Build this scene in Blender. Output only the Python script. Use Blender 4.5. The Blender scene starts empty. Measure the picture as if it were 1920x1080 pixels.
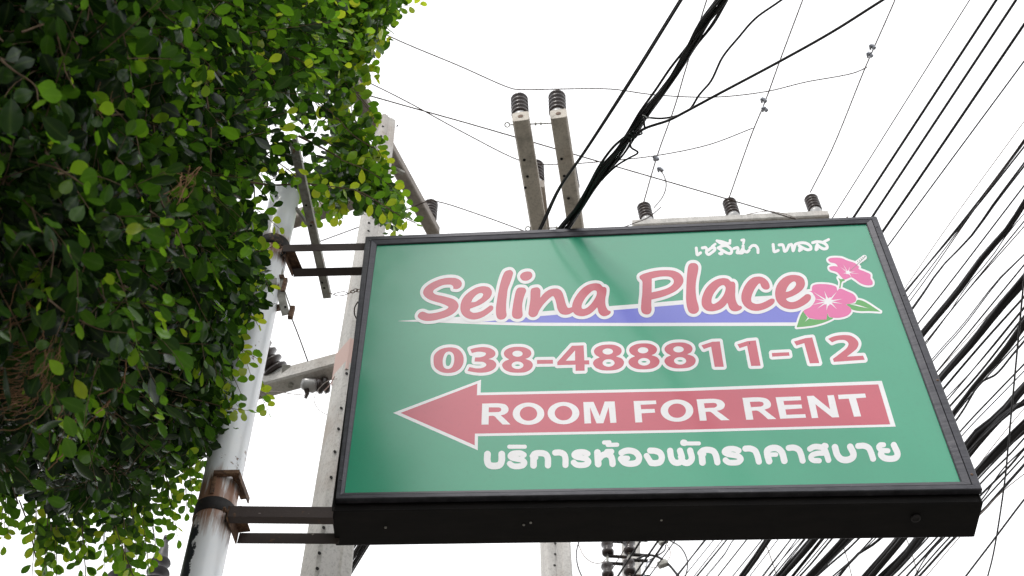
import bpy, math, random
import numpy as np
from mathutils import Vector, Matrix
from mathutils.geometry import delaunay_2d_cdt

random.seed(7); rng = np.random.default_rng(7)
scene = bpy.context.scene
COL = scene.collection

# ------------------------------------------------------------------ camera
F_PX = 2588.0
PITCH = math.radians(53.34); ROLL = math.radians(-0.94)
CAM = np.array([0.0, 0.0, 1.6])
_f = np.array([0, math.cos(PITCH), math.sin(PITCH)]); _r = np.array([1.0, 0, 0]); _u = np.cross(_r, _f)
RT = math.cos(ROLL) * _r + math.sin(ROLL) * _u
UP = -math.sin(ROLL) * _r + math.cos(ROLL) * _u
FW = _f
cam_data = bpy.data.cameras.new('camera')
cam = bpy.data.objects.new('camera', cam_data); COL.objects.link(cam)
cam.matrix_world = Matrix(((RT[0], UP[0], -FW[0], CAM[0]), (RT[1], UP[1], -FW[1], CAM[1]),
                           (RT[2], UP[2], -FW[2], CAM[2]), (0, 0, 0, 1)))
cam_data.sensor_width = 36; cam_data.lens = 36 * F_PX / 1920
cam_data.clip_start = 0.05; cam_data.clip_end = 3000
cam_data.dof.use_dof = True; cam_data.dof.focus_distance = 5.9; cam_data.dof.aperture_fstop = 6.3
scene.camera = cam

# ------------------------------------------------------------------ light
world = bpy.data.worlds.new('World'); scene.world = world; world.use_nodes = True
SUN_EL, SUN_ROT = math.radians(60), math.radians(208)
wt = world.node_tree; wn = wt.nodes; wl = wt.links
for n in list(wn): wn.remove(n)
wo = wn.new('ShaderNodeOutputWorld'); bg = wn.new('ShaderNodeBackground')
sky = wn.new('ShaderNodeTexSky'); sky.sky_type = 'NISHITA'; sky.sun_disc = False
sky.sun_elevation = SUN_EL; sky.sun_rotation = SUN_ROT
mixw = wn.new('ShaderNodeMix'); mixw.data_type = 'RGBA'; mixw.inputs[0].default_value = 0.93
CLOUD = 12.8
mixw.inputs[7].default_value = (CLOUD, CLOUD * 1.0, CLOUD * 1.005, 1)      # the closed cloud cover
wl.new(sky.outputs[0], mixw.inputs[6]); wl.new(mixw.outputs[2], bg.inputs[0])
bg.inputs[1].default_value = 0.12
wl.new(bg.outputs[0], wo.inputs[0])
sun_d = bpy.data.lights.new('sun', 'SUN'); sun_d.energy = 1.5; sun_d.angle = math.radians(14)
sun_d.color = (1, 0.96, 0.9)
sun = bpy.data.objects.new('sun', sun_d); COL.objects.link(sun)
_az = SUN_ROT
sdir = Vector((math.sin(_az) * math.cos(SUN_EL), math.cos(_az) * math.cos(SUN_EL), math.sin(SUN_EL)))
sun.rotation_euler = sdir.to_track_quat('Z', 'Y').to_euler()
scene.view_settings.view_transform = 'Standard'; scene.view_settings.look = 'None'
scene.view_settings.gamma = 1; scene.view_settings.use_curve_mapping = False
scene.view_settings.exposure = 0.15
scene.cycles.max_bounces = 10

# ------------------------------------------------------------------ rays
def ray(px, py):
    d = FW + RT * ((px - 960) / F_PX) + UP * ((540 - py) / F_PX)
    return d                                     # forward component is 1, so a factor is the camera depth
def at_depth(px, py, zc): return CAM + ray(px, py) * zc
def on_z(px, py, z):
    d = ray(px, py); return CAM + d * ((z - CAM[2]) / d[2])
def on_y(px, py, y):
    d = ray(px, py); return CAM + d * ((y - CAM[1]) / d[1])
YAW = math.radians(-0.39)
SN = np.array([-math.sin(YAW), math.cos(YAW), 0.0]); SC = np.array([0.5242, 3.6858, 5.2158])
def on_sign(px, py, off=0.0):
    d = ray(px, py); P = CAM + d * (np.dot(SC - CAM, SN) / np.dot(d, SN))
    return P + SN * off
def proj(P):
    v = np.asarray(P) - CAM; z = v @ FW
    return 960 + F_PX * (v @ RT) / z, 540 - F_PX * (v @ UP) / z, z
def m_per_px(P): return proj(P)[2] / F_PX

# ------------------------------------------------------------------ objects
def mesh_obj(name, verts, faces, mat, parent=None, smooth=False, kind=None):
    me = bpy.data.meshes.new(name)
    me.from_pydata([tuple(map(float, v)) for v in verts], [], faces)
    me.materials.append(mat)
    if smooth:
        me.polygons.foreach_set('use_smooth', [True] * len(me.polygons))
    me.update()
    o = bpy.data.objects.new(name, me); COL.objects.link(o)
    if parent is not None:
        o.parent = parent; o.matrix_parent_inverse = Matrix.Translation(parent.location).inverted()
    if kind: o['kind'] = kind
    return o
def tag(o, label, cat, group=None):
    o['label'] = label; o['category'] = cat
    if group: o['group'] = group
    return o
def empty(name, loc, label, cat, group=None):
    o = bpy.data.objects.new(name, None); o.empty_display_size = 0.1
    o.location = Vector([float(c) for c in loc]); COL.objects.link(o)
    return tag(o, label, cat, group)

class MB:
    def __init__(s): s.v = []; s.f = []
    def add(s, v, f):
        b = len(s.v); s.v += [np.asarray(x, float) for x in v]; s.f += [tuple(b + i for i in q) for q in f]; return s
    def obj(s, name, mat, parent=None, smooth=False, kind=None):
        return mesh_obj(name, s.v, s.f, mat, parent, smooth, kind)
def frame_of(d, up=(0, 0, 1)):
    d = np.asarray(d, float); d = d / np.linalg.norm(d); up = np.asarray(up, float)
    s = np.cross(d, up)
    if np.linalg.norm(s) < 1e-4: s = np.cross(d, (1, 0, 0))
    s /= np.linalg.norm(s); return d, s, np.cross(s, d)
def beam(mb, a, b, w, h, up=(0, 0, 1), ch=0.12, w2=None, h2=None):
    """bar with slightly chamfered long edges"""
    a = np.asarray(a, float); b = np.asarray(b, float)
    d, s, u = frame_of(b - a, up); w2 = w2 or w; h2 = h2 or h
    v = []
    for P, ww, hh in ((a, w, h), (b, w2, h2)):
        c = ch * min(ww, hh); x, y = ww / 2, hh / 2
        for i, j in ((-x + c, -y), (x - c, -y), (x, -y + c), (x, y - c), (x - c, y), (-x + c, y), (-x, y - c), (-x, -y + c)):
            v.append(P + s * i + u * j)
    f = [(i, (i + 1) % 8, 8 + (i + 1) % 8, 8 + i) for i in range(8)] + [tuple(range(7, -1, -1)), tuple(range(8, 16))]
    return mb.add(v, f)
def tube(mb, pts, r, n=6, cap=True):
    pts = np.asarray(pts, float); m = len(pts); r = np.broadcast_to(np.asarray(r, float), (m,))
    t = np.gradient(pts, axis=0); t /= np.linalg.norm(t, axis=1)[:, None] + 1e-12
    ref = np.array([0.0, 0, 1]) if abs(t[0][2]) < 0.9 else np.array([1.0, 0, 0])
    s = np.cross(t[0], ref); s /= np.linalg.norm(s); v = []
    for i in range(m):
        s = s - t[i] * np.dot(s, t[i]); s /= np.linalg.norm(s); u = np.cross(t[i], s)
        for k in range(n):
            a = 2 * math.pi * k / n; v.append(pts[i] + (s * math.cos(a) + u * math.sin(a)) * r[i])
    f = [(i * n + k, i * n + (k + 1) % n, (i + 1) * n + (k + 1) % n, (i + 1) * n + k) for i in range(m - 1) for k in range(n)]
    if cap: f += [tuple(range(n - 1, -1, -1)), tuple((m - 1) * n + k for k in range(n))]
    return mb.add(v, f)
def lathe(mb, base, axis, prof, n=20):
    d, s, u = frame_of(axis, (0, 1, 0.01)); base = np.asarray(base, float); v = []
    for z, r in prof:
        for k in range(n):
            a = 2 * math.pi * k / n; v.append(base + d * z + (s * math.cos(a) + u * math.sin(a)) * r)
    m = len(prof)
    f = [(i * n + k, i * n + (k + 1) % n, (i + 1) * n + (k + 1) % n, (i + 1) * n + k) for i in range(m - 1) for k in range(n)]
    f += [tuple(range(n - 1, -1, -1)), tuple((m - 1) * n + k for k in range(n))]
    return mb.add(v, f)
def crom(pts, per=8, closed=False):
    """Catmull-Rom through the points; a point given twice stays a corner"""
    P = [np.asarray(p, float) for p in pts]; n = len(P); out = []
    rngi = range(n if closed else n - 1)
    for i in rngi:
        p1, p2 = P[i], P[(i + 1) % n]
        if np.allclose(p1, p2): continue
        p0 = P[(i - 1) % n] if (closed or i > 0) else 2 * p1 - p2
        p3 = P[(i + 2) % n] if (closed or i < n - 2) else 2 * p2 - p1
        if np.allclose(p0, p1): p0 = 2 * p1 - p2
        if np.allclose(p2, p3): p3 = 2 * p2 - p1
        def tj(a, b): return max(np.linalg.norm(b - a), 1e-6) ** 0.5
        t0 = 0; t1 = tj(p0, p1); t2 = t1 + tj(p1, p2); t3 = t2 + tj(p2, p3)
        for k in range(per):
            t = t1 + (t2 - t1) * k / per
            a1 = (t1 - t) / (t1 - t0) * p0 + (t - t0) / (t1 - t0) * p1
            a2 = (t2 - t) / (t2 - t1) * p1 + (t - t1) / (t2 - t1) * p2
            a3 = (t3 - t) / (t3 - t2) * p2 + (t - t2) / (t3 - t2) * p3
            b1 = (t2 - t) / (t2 - t0) * a1 + (t - t0) / (t2 - t0) * a2
            b2 = (t3 - t) / (t3 - t1) * a2 + (t - t1) / (t3 - t1) * a3
            out.append((t2 - t) / (t2 - t1) * b1 + (t - t1) / (t2 - t1) * b2)
    if not closed: out.append(P[-1])
    return np.array(out)

# ------------------------------------------------------------------ materials
def new_mat(name, base=(0.5, 0.5, 0.5), rough=0.5, metal=0.0, ior=1.5, coat=0.0, coat_r=0.1):
    m = bpy.data.materials.new(name); m.use_nodes = True
    b = m.node_tree.nodes['Principled BSDF']
    b.inputs['Base Color'].default_value = (*base, 1); b.inputs['Roughness'].default_value = rough
    b.inputs['Metallic'].default_value = metal; b.inputs['IOR'].default_value = ior
    b.inputs['Coat Weight'].default_value = coat; b.inputs['Coat Roughness'].default_value = coat_r
    return m, m.node_tree.nodes, m.node_tree.links, b
def noise(n, l, scale, detail=6, rough=0.6, coord='Object', stretch=None, seed=0.0):
    tc = n.new('ShaderNodeTexCoord'); mp = n.new('ShaderNodeMapping'); t = n.new('ShaderNodeTexNoise')
    l.new(tc.outputs[coord], mp.inputs[0]); l.new(mp.outputs[0], t.inputs['Vector'])
    mp.inputs['Location'].default_value = (seed, seed * 0.7, seed * 1.3)
    if stretch: mp.inputs['Scale'].default_value = stretch
    t.inputs['Scale'].default_value = scale; t.inputs['Detail'].default_value = detail; t.inputs['Roughness'].default_value = rough
    return t
def ramp(n, l, src, stops):
    r = n.new('ShaderNodeValToRGB'); l.new(src, r.inputs[0]); e = r.color_ramp.elements
    while len(e) > 1: e.remove(e[0])
    e[0].position = stops[0][0]; e[0].color = (*stops[0][1], 1)
    for p, c in stops[1:]:
        x = e.new(p); x.color = (*c, 1)
    return r
def mixc(n, l, fac, a, b, mode='MIX'):
    m = n.new('ShaderNodeMix'); m.data_type = 'RGBA'; m.blend_type = mode
    for i, x in ((0, fac), (6, a), (7, b)):
        if isinstance(x, (tuple, float, int)): m.inputs[i].default_value = (*x, 1) if isinstance(x, tuple) else x
        else: l.new(x, m.inputs[i])
    return m.outputs[2]
def bump(n, l, b, src, strength=0.3, dist=0.005):
    k = n.new('ShaderNodeBump'); k.inputs['Strength'].default_value = strength; k.inputs['Distance'].default_value = dist
    l.new(src, k.inputs['Height']); l.new(k.outputs[0], b.inputs['Normal'])
def gscale(v): return (v, v, v)

def print_mat(name, col):
    """vinyl print on the sign's acrylic face: even colour, faint fading and dust, clear glossy face"""
    m, n, l, b = new_mat(name, col, 0.5, ior=1.45, coat=1.0, coat_r=0.15)
    b.inputs['Coat IOR'].default_value = 1.52
    t = noise(n, l, 2.2, 5, 0.6); r = ramp(n, l, t.outputs[0], [(0.3, gscale(0.90)), (0.7, gscale(1.0))])
    t2 = noise(n, l, 60, 3, 0.7, seed=3); r2 = ramp(n, l, t2.outputs[0], [(0.25, gscale(0.93)), (0.45, gscale(1.0))])
    c = mixc(n, l, 1.0, mixc(n, l, 1.0, col, r.outputs[0], 'MULTIPLY'), r2.outputs[0], 'MULTIPLY')
    l.new(c, b.inputs['Base Color'])
    rr = ramp(n, l, t.outputs[0], [(0.3, gscale(0.13)), (0.75, gscale(0.17))]); l.new(rr.outputs[0], b.inputs['Coat Roughness'])
    return m
M_green = print_mat('print_green', (0.0, 0.32, 0.168))
M_white = print_mat('print_white', (0.84, 0.84, 0.86))
M_red = print_mat('print_red', (0.55, 0.052, 0.10))
M_blue = print_mat('print_blue', (0.12, 0.14, 0.66))
M_pink = print_mat('print_pink', (0.74, 0.09, 0.34))
M_leafg = print_mat('print_leaf_green', (0.035, 0.34, 0.025))
M_stamen = print_mat('print_dark_green', (0.10, 0.22, 0.12))

def alu_mat():
    m, n, l, b = new_mat('dark_anodised_aluminium', (0.07, 0.07, 0.08), 0.42, 0.6)
    t = noise(n, l, 14, 6, 0.7, stretch=(1, 1, 6)); t2 = noise(n, l, 90, 4, 0.7, seed=5)
    r = ramp(n, l, t.outputs[0], [(0.3, (0.035, 0.035, 0.042)), (0.6, (0.075, 0.075, 0.085)), (0.8, (0.14, 0.14, 0.15))])
    r2 = ramp(n, l, t2.outputs[0], [(0.66, gscale(0)), (0.74, gscale(1))])
    l.new(mixc(n, l, r2.outputs[0], r.outputs[0], (0.22, 0.21, 0.20)), b.inputs['Base Color'])
    rr = ramp(n, l, t.outputs[0], [(0.3, gscale(0.32)), (0.7, gscale(0.55))]); l.new(rr.outputs[0], b.inputs['Roughness'])
    bump(n, l, b, t2.outputs[0], 0.15, 0.001)
    return m
M_alu = alu_mat()
def body_mat():
    m, n, l, b = new_mat('blackened_sheet_metal', (0.02, 0.018, 0.016), 0.7, ior=1.3)
    t = noise(n, l, 5, 7, 0.65, stretch=(1, 3, 1)); t2 = noise(n, l, 38, 5, 0.7, seed=9)
    r = ramp(n, l, t.outputs[0], [(0.35, (0.005, 0.0045, 0.0045)), (0.75, (0.012, 0.010, 0.009))])
    r2 = ramp(n, l, t2.outputs[0], [(0.70, gscale(0)), (0.78, gscale(0.6))])
    l.new(mixc(n, l, r2.outputs[0], r.outputs[0], (0.11, 0.085, 0.06)), b.inputs['Base Color'])
    bump(n, l, b, t.outputs[0], 0.2, 0.003)
    return m
M_body = body_mat()
def rust_mat(name, heavy=0.5, paint=(0.06, 0.045, 0.04)):
    m, n, l, b = new_mat(name, paint, 0.7)
    t = noise(n, l, 16, 9, 0.72, seed=heavy * 10); t2 = noise(n, l, 60, 6, 0.75, seed=2)
    rc = ramp(n, l, t2.outputs[0], [(0.3, (0.035, 0.014, 0.008)), (0.5, (0.13, 0.068, 0.036)), (0.7, (0.32, 0.19, 0.11))])
    k = 0.68 - 0.36 * heavy
    mk = ramp(n, l, t.outputs[0], [(k - 0.03, gscale(0)), (k + 0.06, gscale(1))])
    c = mixc(n, l, mk.outputs[0], paint, rc.outputs[0])
    t3 = noise(n, l, 24, 6, 0.7, seed=31); wp = ramp(n, l, t3.outputs[0], [(0.66, gscale(0)), (0.69, gscale(0.8))])
    l.new(mixc(n, l, wp.outputs[0], c, (0.42, 0.36, 0.32)), b.inputs['Base Color'])
    bump(n, l, b, t2.outputs[0], 0.6, 0.003)
    return m
M_rust = rust_mat('rusty_steel', 0.85, (0.05, 0.03, 0.025))
M_arm = rust_mat('brown_painted_steel', 0.15, (0.055, 0.040, 0.036))
M_band = rust_mat('black_rusted_band', 0.25, (0.012, 0.010, 0.010))
def concrete_mat(name, base=(0.40, 0.39, 0.365), dark=0.5, streak=(1, 1, 0.15)):
    m, n, l, b = new_mat(name, base, 0.85)
    t = noise(n, l, 7, 8, 0.7, stretch=streak); t2 = noise(n, l, 55, 6, 0.75, seed=4); t3 = noise(n, l, 2.5, 4, 0.6, seed=8)
    d = tuple(c * dark for c in base)
    r = ramp(n, l, t.outputs[0], [(0.3, d), (0.5, base), (0.75, tuple(min(c * 1.15, 1) for c in base))])
    r2 = ramp(n, l, t2.outputs[0], [(0.3, gscale(0.6)), (0.5, gscale(1)), (0.8, gscale(1.05))])
    c = mixc(n, l, 1.0, r.outputs[0], r2.outputs[0], 'MULTIPLY')
    r3 = ramp(n, l, t3.outputs[0], [(0.55, gscale(0)), (0.72, gscale(0.35))])
    l.new(mixc(n, l, r3.outputs[0], c, (0.26, 0.16, 0.10)), b.inputs['Base Color'])
    bump(n, l, b, t2.outputs[0], 0.5, 0.004)
    return m
M_conc = concrete_mat('weathered_concrete', (0.56, 0.545, 0.52), 0.7)
M_conc2 = concrete_mat('stained_crossarm_concrete', (0.56, 0.52, 0.46), 0.6, (1, 1, 1))
M_conc3 = concrete_mat('dark_crossarm_concrete', (0.30, 0.27, 0.24), 0.6, (1, 1, 1))
M_hole = new_mat('dark_bolt_hole', (0.012, 0.011, 0.01), 0.9)[0]
M_pinkband = new_mat('faded_pink_paint', (0.56, 0.40, 0.36), 0.8)[0]
def galv_mat():
    m, n, l, b = new_mat('galvanised_steel', (0.4, 0.4, 0.38), 0.5, 0.35)
    t = noise(n, l, 20, 7, 0.7); r = ramp(n, l, t.outputs[0], [(0.35, (0.20, 0.19, 0.17)), (0.62, (0.42, 0.42, 0.38))])
    t2 = noise(n, l, 9, 7, 0.7, seed=12); r2 = ramp(n, l, t2.outputs[0], [(0.60, gscale(0)), (0.66, gscale(0.9))])
    l.new(mixc(n, l, r2.outputs[0], r.outputs[0], (0.22, 0.10, 0.045)), b.inputs['Base Color'])
    bump(n, l, b, t.outputs[0], 0.3, 0.002)
    return m
M_galv = galv_mat()
M_steelgrey = new_mat('grey_blue_steel', (0.30, 0.32, 0.36), 0.45, 0.5)[0]
M_cable = new_mat('black_cable_sheath', (0.014, 0.013, 0.015), 0.45)[0]
M_wire = new_mat('bare_weathered_wire', (0.06, 0.04, 0.03), 0.6, 0.3)[0]
M_wirepale = new_mat('thin_pale_wire', (0.42, 0.36, 0.33), 0.6)[0]
def porc_mat(name, c1, c2):
    m, n, l, b = new_mat(name, c1, 0.34, coat=0.25, coat_r=0.2)
    t = noise(n, l, 18, 5, 0.6); r = ramp(n, l, t.outputs[0], [(0.35, c1), (0.7, c2)]); l.new(r.outputs[0], b.inputs['Base Color'])
    return m
M_porc = porc_mat('brown_black_glazed_porcelain', (0.018, 0.012, 0.012), (0.05, 0.033, 0.03))
M_bush = new_mat('dark_bushing_glaze', (0.014, 0.011, 0.014), 0.5)[0]
M_porcw = porc_mat('grey_white_insulator_base', (0.34, 0.34, 0.34), (0.52, 0.52, 0.52))
def pole_mat():
    m, n, l, b = new_mat('chipped_white_pole_paint', (0.7, 0.72, 0.74), 0.35, coat=0.3)
    tc = n.new('ShaderNodeTexCoord')
    sep = n.new('ShaderNodeSeparateXYZ'); l.new(tc.outputs['Object'], sep.inputs[0])
    t = noise(n, l, 26, 8, 0.72, seed=1); t2 = noise(n, l, 9, 7, 0.7, seed=6); t3 = noise(n, l, 3, 3, 0.6, seed=11)
    base = ramp(n, l, t2.outputs[0], [(0.3, (0.80, 0.84, 0.88)), (0.7, (0.86, 0.88, 0.89))])
    # rust stains run down in patches close below the clamps
    def band(zc, w):
        a = n.new('ShaderNodeMath'); a.operation = 'SUBTRACT'; l.new(sep.outputs[2], a.inputs[0]); a.inputs[1].default_value = zc
        a2 = n.new('ShaderNodeMath'); a2.operation = 'ABSOLUTE'; l.new(a.outputs[0], a2.inputs[0])
        mr = n.new('ShaderNodeMapRange'); l.new(a2.outputs[0], mr.inputs[0]); mr.inputs[1].default_value = 0; mr.inputs[2].default_value = w
        mr.inputs[3].default_value = 1; mr.inputs[4].default_value = 0
        return mr.outputs[0]
    ad = n.new('ShaderNodeMath'); ad.operation = 'MAXIMUM'; l.new(band(POLE_RUST[0], 0.22), ad.inputs[0]); l.new(band(POLE_RUST[1], 0.32), ad.inputs[1])
    ts = noise(n, l, 30, 6, 0.7, stretch=(2.2, 2.2, 0.15), seed=15)
    mu = n.new('ShaderNodeMath'); mu.operation = 'MULTIPLY'; l.new(ad.outputs[0], mu.inputs[0]); l.new(ts.outputs[0], mu.inputs[1])
    rs = ramp(n, l, mu.outputs[0], [(0.22, gscale(0)), (0.38, gscale(0.9))])
    c = mixc(n, l, rs.outputs[0], base.outputs[0], (0.26, 0.10, 0.035))
    fl = n.new('ShaderNodeMath'); fl.operation = 'MULTIPLY'; l.new(t.outputs[0], fl.inputs[0]); l.new(t3.outputs[0], fl.inputs[1])
    fr = ramp(n, l, fl.outputs[0], [(0.362, gscale(0)), (0.378, gscale(1))])
    c = mixc(n, l, fr.outputs[0], c, (0.14, 0.075, 0.04))
    # bare dark metal where the paint has come off near the foot of the visible part
    dn = n.new('ShaderNodeMath'); dn.operation = 'ADD'; l.new(t2.outputs[0], dn.inputs[0])
    mr = n.new('ShaderNodeMapRange'); l.new(sep.outputs[2], mr.inputs[0]); mr.inputs[1].default_value = POLE_RUST[1] + 0.05; mr.inputs[2].default_value = POLE_RUST[1] - 0.32
    mr.inputs[3].default_value = 0.0; mr.inputs[4].default_value = 1.0; dn.inputs[1].default_value = 0.0
    mr2 = n.new('ShaderNodeMapRange'); l.new(sep.outputs[0], mr2.inputs[0]); mr2.inputs[1].default_value = 0.03; mr2.inputs[2].default_value = -0.075
    mr2.inputs[3].default_value = 0.0; mr2.inputs[4].default_value = 0.85
    gate = n.new('ShaderNodeMath'); gate.operation = 'MULTIPLY'; l.new(mr2.outputs[0], gate.inputs[0]); l.new(mr.outputs[0], gate.inputs[1])
    dn2 = n.new('ShaderNodeMath'); dn2.operation = 'ADD'; l.new(dn.outputs[0], dn2.inputs[0]); l.new(gate.outputs[0], dn2.inputs[1])
    dr = ramp(n, l, dn2.outputs[0], [(0.74, gscale(0)), (0.755, gscale(1))])
    c = mixc(n, l, dr.outputs[0], c, (0.022, 0.025, 0.032))
    l.new(c, b.inputs['Base Color']); bump(n, l, b, dr.outputs[0], -0.5, 0.002)
    return m

# ------------------------------------------------------------------ the setting: ground, pavement, kerb, road (below the picture)
def sheet(name, x0, x1, y0, y1, z, mat):
    o = mesh_obj(name, [(x0, y0, z), (x1, y0, z), (x1, y1, z), (x0, y1, z)], [(0, 1, 2, 3)], mat, kind='structure'); return o
M_ground = concrete_mat('dusty_ground', (0.12, 0.11, 0.09), 0.7, (1, 1, 1))
M_asph = concrete_mat('asphalt', (0.055, 0.055, 0.055), 0.7, (1, 1, 1))
M_pave = concrete_mat('pavement_concrete', (0.16, 0.155, 0.14), 0.7, (1, 1, 1))
sheet('ground', -900, 900, -900, 900, -0.16, M_ground)
sheet('road', 3.2, 11, -80, 80, -0.12, M_asph)
mb = MB(); beam(mb, (-0.4, -60, -0.06), (-0.4, 60, -0.06), 7.0, 0.12, ch=0.02); mb.obj('pavement', M_pave, kind='structure')
mb = MB(); beam(mb, (3.15, -60, -0.055), (3.15, 60, -0.055), 0.14, 0.15, ch=0.1); mb.obj('kerb', M_conc, kind='structure')
M_line = new_mat('road_paint', (0.7, 0.7, 0.68), 0.6)[0]
for k in range(-6, 8):
    sheet('road_marking', 7.05, 7.17, k * 6.0, k * 6.0 + 3, -0.116, M_line)

# ------------------------------------------------------------------ flat print: outlines in sign-picture units, laid on the sign's plane
def Z(pts, ox, oy, s): return [(ox + x / s, oy + y / s) for x, y in pts]
def smooth_closed(pts, corners=(), per=6):
    q = []
    for i, p in enumerate(pts):
        q.append(p)
        if i in corners: q.append(p)
    return crom(q, per, True)
def ell(cx, cy, rx, ry, n=44, rot=0.0):
    return [(cx + rx * math.cos(a) * math.cos(rot) - ry * math.sin(a) * math.sin(rot),
             cy + rx * math.cos(a) * math.sin(rot) + ry * math.sin(a) * math.cos(rot)) for a in [2 * math.pi * k / n for k in range(n)]]
LEVEL = [0.0006]
def flat(name, loops, mat, parent, off):
    """fill closed loops (holes allowed) and lay them on the sign's face"""
    loops = [[(float(x), float(y)) for x, y in lp] for lp in loops]
    allp = [p for lp in loops for p in lp]; edges = []; b0 = 0
    for lp in loops:
        n = len(lp); edges += [(b0 + i, b0 + (i + 1) % n) for i in range(n)]; b0 += n
    cx, cy = allp[0]
    rv, re_, rf, *_ = delaunay_2d_cdt([Vector((x - cx, y - cy)) for x, y in allp], edges, [], 0, 1e-5)
    V2 = np.array([(p.x + cx, p.y + cy) for p in rv]); T = np.array([list(f) for f in rf])
    G_ = V2[T].mean(1); ins = np.zeros(len(T), bool)
    for lp in loops:
        Pq = np.asarray(lp); Qq = np.roll(Pq, -1, axis=0)
        for (ax, ay), (bx, by) in zip(Pq, Qq):
            if ay != by: ins ^= ((ay > G_[:, 1]) != (by > G_[:, 1])) & (G_[:, 0] < (G_[:, 1] - ay) / (by - ay) * (bx - ax) + ax)
    vs = [on_sign(x, y, -off * .3) for x, y in V2]; fs = []
    for a, b, c in T[ins]:
        A, B, C = V2[a], V2[b], V2[c]
        cr = (B[0] - A[0]) * (C[1] - A[1]) - (B[1] - A[1]) * (C[0] - A[0])
        fs.append((int(a), int(c), int(b)) if cr > 0 else (int(a), int(b), int(c)))
    return mesh_obj(name, vs, fs, mat, parent)
def sdf_poly(loops, X, Y):
    """signed distance (negative inside) of an even-odd polygon"""
    d2 = np.full(X.shape, 1e9); ins = np.zeros(X.shape, bool)
    for lp in loops:
        P = np.asarray(lp, float); Q = np.roll(P, -1, axis=0)
        for (ax, ay), (bx, by) in zip(P, Q):
            ex, ey = bx - ax, by - ay; L = ex * ex + ey * ey + 1e-12
            t = np.clip(((X - ax) * ex + (Y - ay) * ey) / L, 0, 1)
            d2 = np.minimum(d2, (X - ax - t * ex) ** 2 + (Y - ay - t * ey) ** 2)
            if ay != by:
                c = (ay > Y) != (by > Y)
                ins ^= c & (X < (Y - ay) / (by - ay) * ex + ax)
    d = np.sqrt(d2); return np.where(ins, -d, d)
def sdf_stroke(pts, w, X, Y):
    P = np.asarray(pts, float); w = np.broadcast_to(np.asarray(w, float), (len(P),)); d = np.full(X.shape, 1e9)
    for i in range(len(P) - 1):
        ex, ey = P[i + 1] - P[i]; L = ex * ex + ey * ey + 1e-12
        t = np.clip(((X - P[i][0]) * ex + (Y - P[i][1]) * ey) / L, 0, 1)
        d = np.minimum(d, np.hypot(X - P[i][0] - t * ex, Y - P[i][1] - t * ey) - (w[i] + (w[i + 1] - w[i]) * t) / 2)
    return d
class Field:
    def __init__(s, x0, y0, x1, y1, h=0.5):
        s.x0, s.y0, s.h = x0, y0, h
        s.nx = int((x1 - x0) / h) + 1; s.ny = int((y1 - y0) / h) + 1
        s.d = np.full((s.ny, s.nx), 50.0)
    def _win(s, P, m):
        P = np.concatenate([np.asarray(p, float) for p in P])
        i0 = max(int((P[:, 0].min() - m - s.x0) / s.h), 0); i1 = min(int((P[:, 0].max() + m - s.x0) / s.h) + 2, s.nx)
        j0 = max(int((P[:, 1].min() - m - s.y0) / s.h), 0); j1 = min(int((P[:, 1].max() + m - s.y0) / s.h) + 2, s.ny)
        X, Y = np.meshgrid(s.x0 + np.arange(i0, i1) * s.h, s.y0 + np.arange(j0, j1) * s.h)
        return (slice(j0, j1), slice(i0, i1)), X, Y
    def poly(s, loops, grow=0.0):
        w, X, Y = s._win(loops, 3 + grow); s.d[w] = np.minimum(s.d[w], sdf_poly(loops, X, Y) - grow); return s
    def stroke(s, pts, wd, grow=0.0):
        w, X, Y = s._win([pts], 3 + grow + np.max(wd)); s.d[w] = np.minimum(s.d[w], sdf_stroke(pts, wd, X, Y) - grow); return s
    def contours(s):
        d = s.d.copy(); d[0, :] = d[-1, :] = 50; d[:, 0] = d[:, -1] = 50
        d = np.where(np.abs(d) < 1e-5, 1e-5, d); neg = d < 0
        code = neg[:-1, :-1] * 1 + neg[:-1, 1:] * 2 + neg[1:, 1:] * 4 + neg[1:, :-1] * 8
        js, is_ = np.nonzero((code > 0) & (code < 15)); nxt = {}
        def pt(k):
            (j, i, o) = k
            if o == 0: a, b = d[j, i], d[j, i + 1]; return (s.x0 + (i + a / (a - b)) * s.h, s.y0 + j * s.h)
            a, b = d[j, i], d[j + 1, i]; return (s.x0 + i * s.h, s.y0 + (j + a / (a - b)) * s.h)
        T = {1: [(3, 0)], 2: [(0, 1)], 3: [(3, 1)], 4: [(1, 2)], 5: [(3, 0), (1, 2)], 6: [(0, 2)], 7: [(3, 2)], 8: [(2, 3)], 9: [(2, 0)],
             10: [(0, 1), (2, 3)], 11: [(2, 1)], 12: [(1, 3)], 13: [(1, 0)], 14: [(0, 3)]}
        for j, i in zip(js.tolist(), is_.tolist()):
            E = ((j, i, 0), (j, i + 1, 1), (j + 1, i, 0), (j, i, 1))
            for a, b in T[int(code[j, i])]: nxt[E[a]] = E[b]
        loops = []
        while nxt:
            k0 = next(iter(nxt)); k = k0; lp = []
            while k in nxt:
                lp.append(pt(k)); k = nxt.pop(k)
            if len(lp) > 8: loops.append(simplify(lp, 0.05))
        return loops
def simplify(lp, tol):
    P = np.array(lp); n = len(P)
    far = int(np.argmax(((P - P[0]) ** 2).sum(1)))
    def dp(a, b):
        if b - a < 2: return []
        A, B = P[a], P[b % n]; e = B - A; L = np.hypot(*e) + 1e-12
        seg = P[a + 1:b]; dist = np.abs((seg[:, 0] - A[0]) * e[1] - (seg[:, 1] - A[1]) * e[0]) / L
        k = int(np.argmax(dist))
        if dist[k] < tol: return []
        k += a + 1; return dp(a, k) + [k] + dp(k, b)
    idx = [0] + dp(0, far) + [far] + dp(far, n)
    return [tuple(P[i]) for i in idx]

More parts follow.
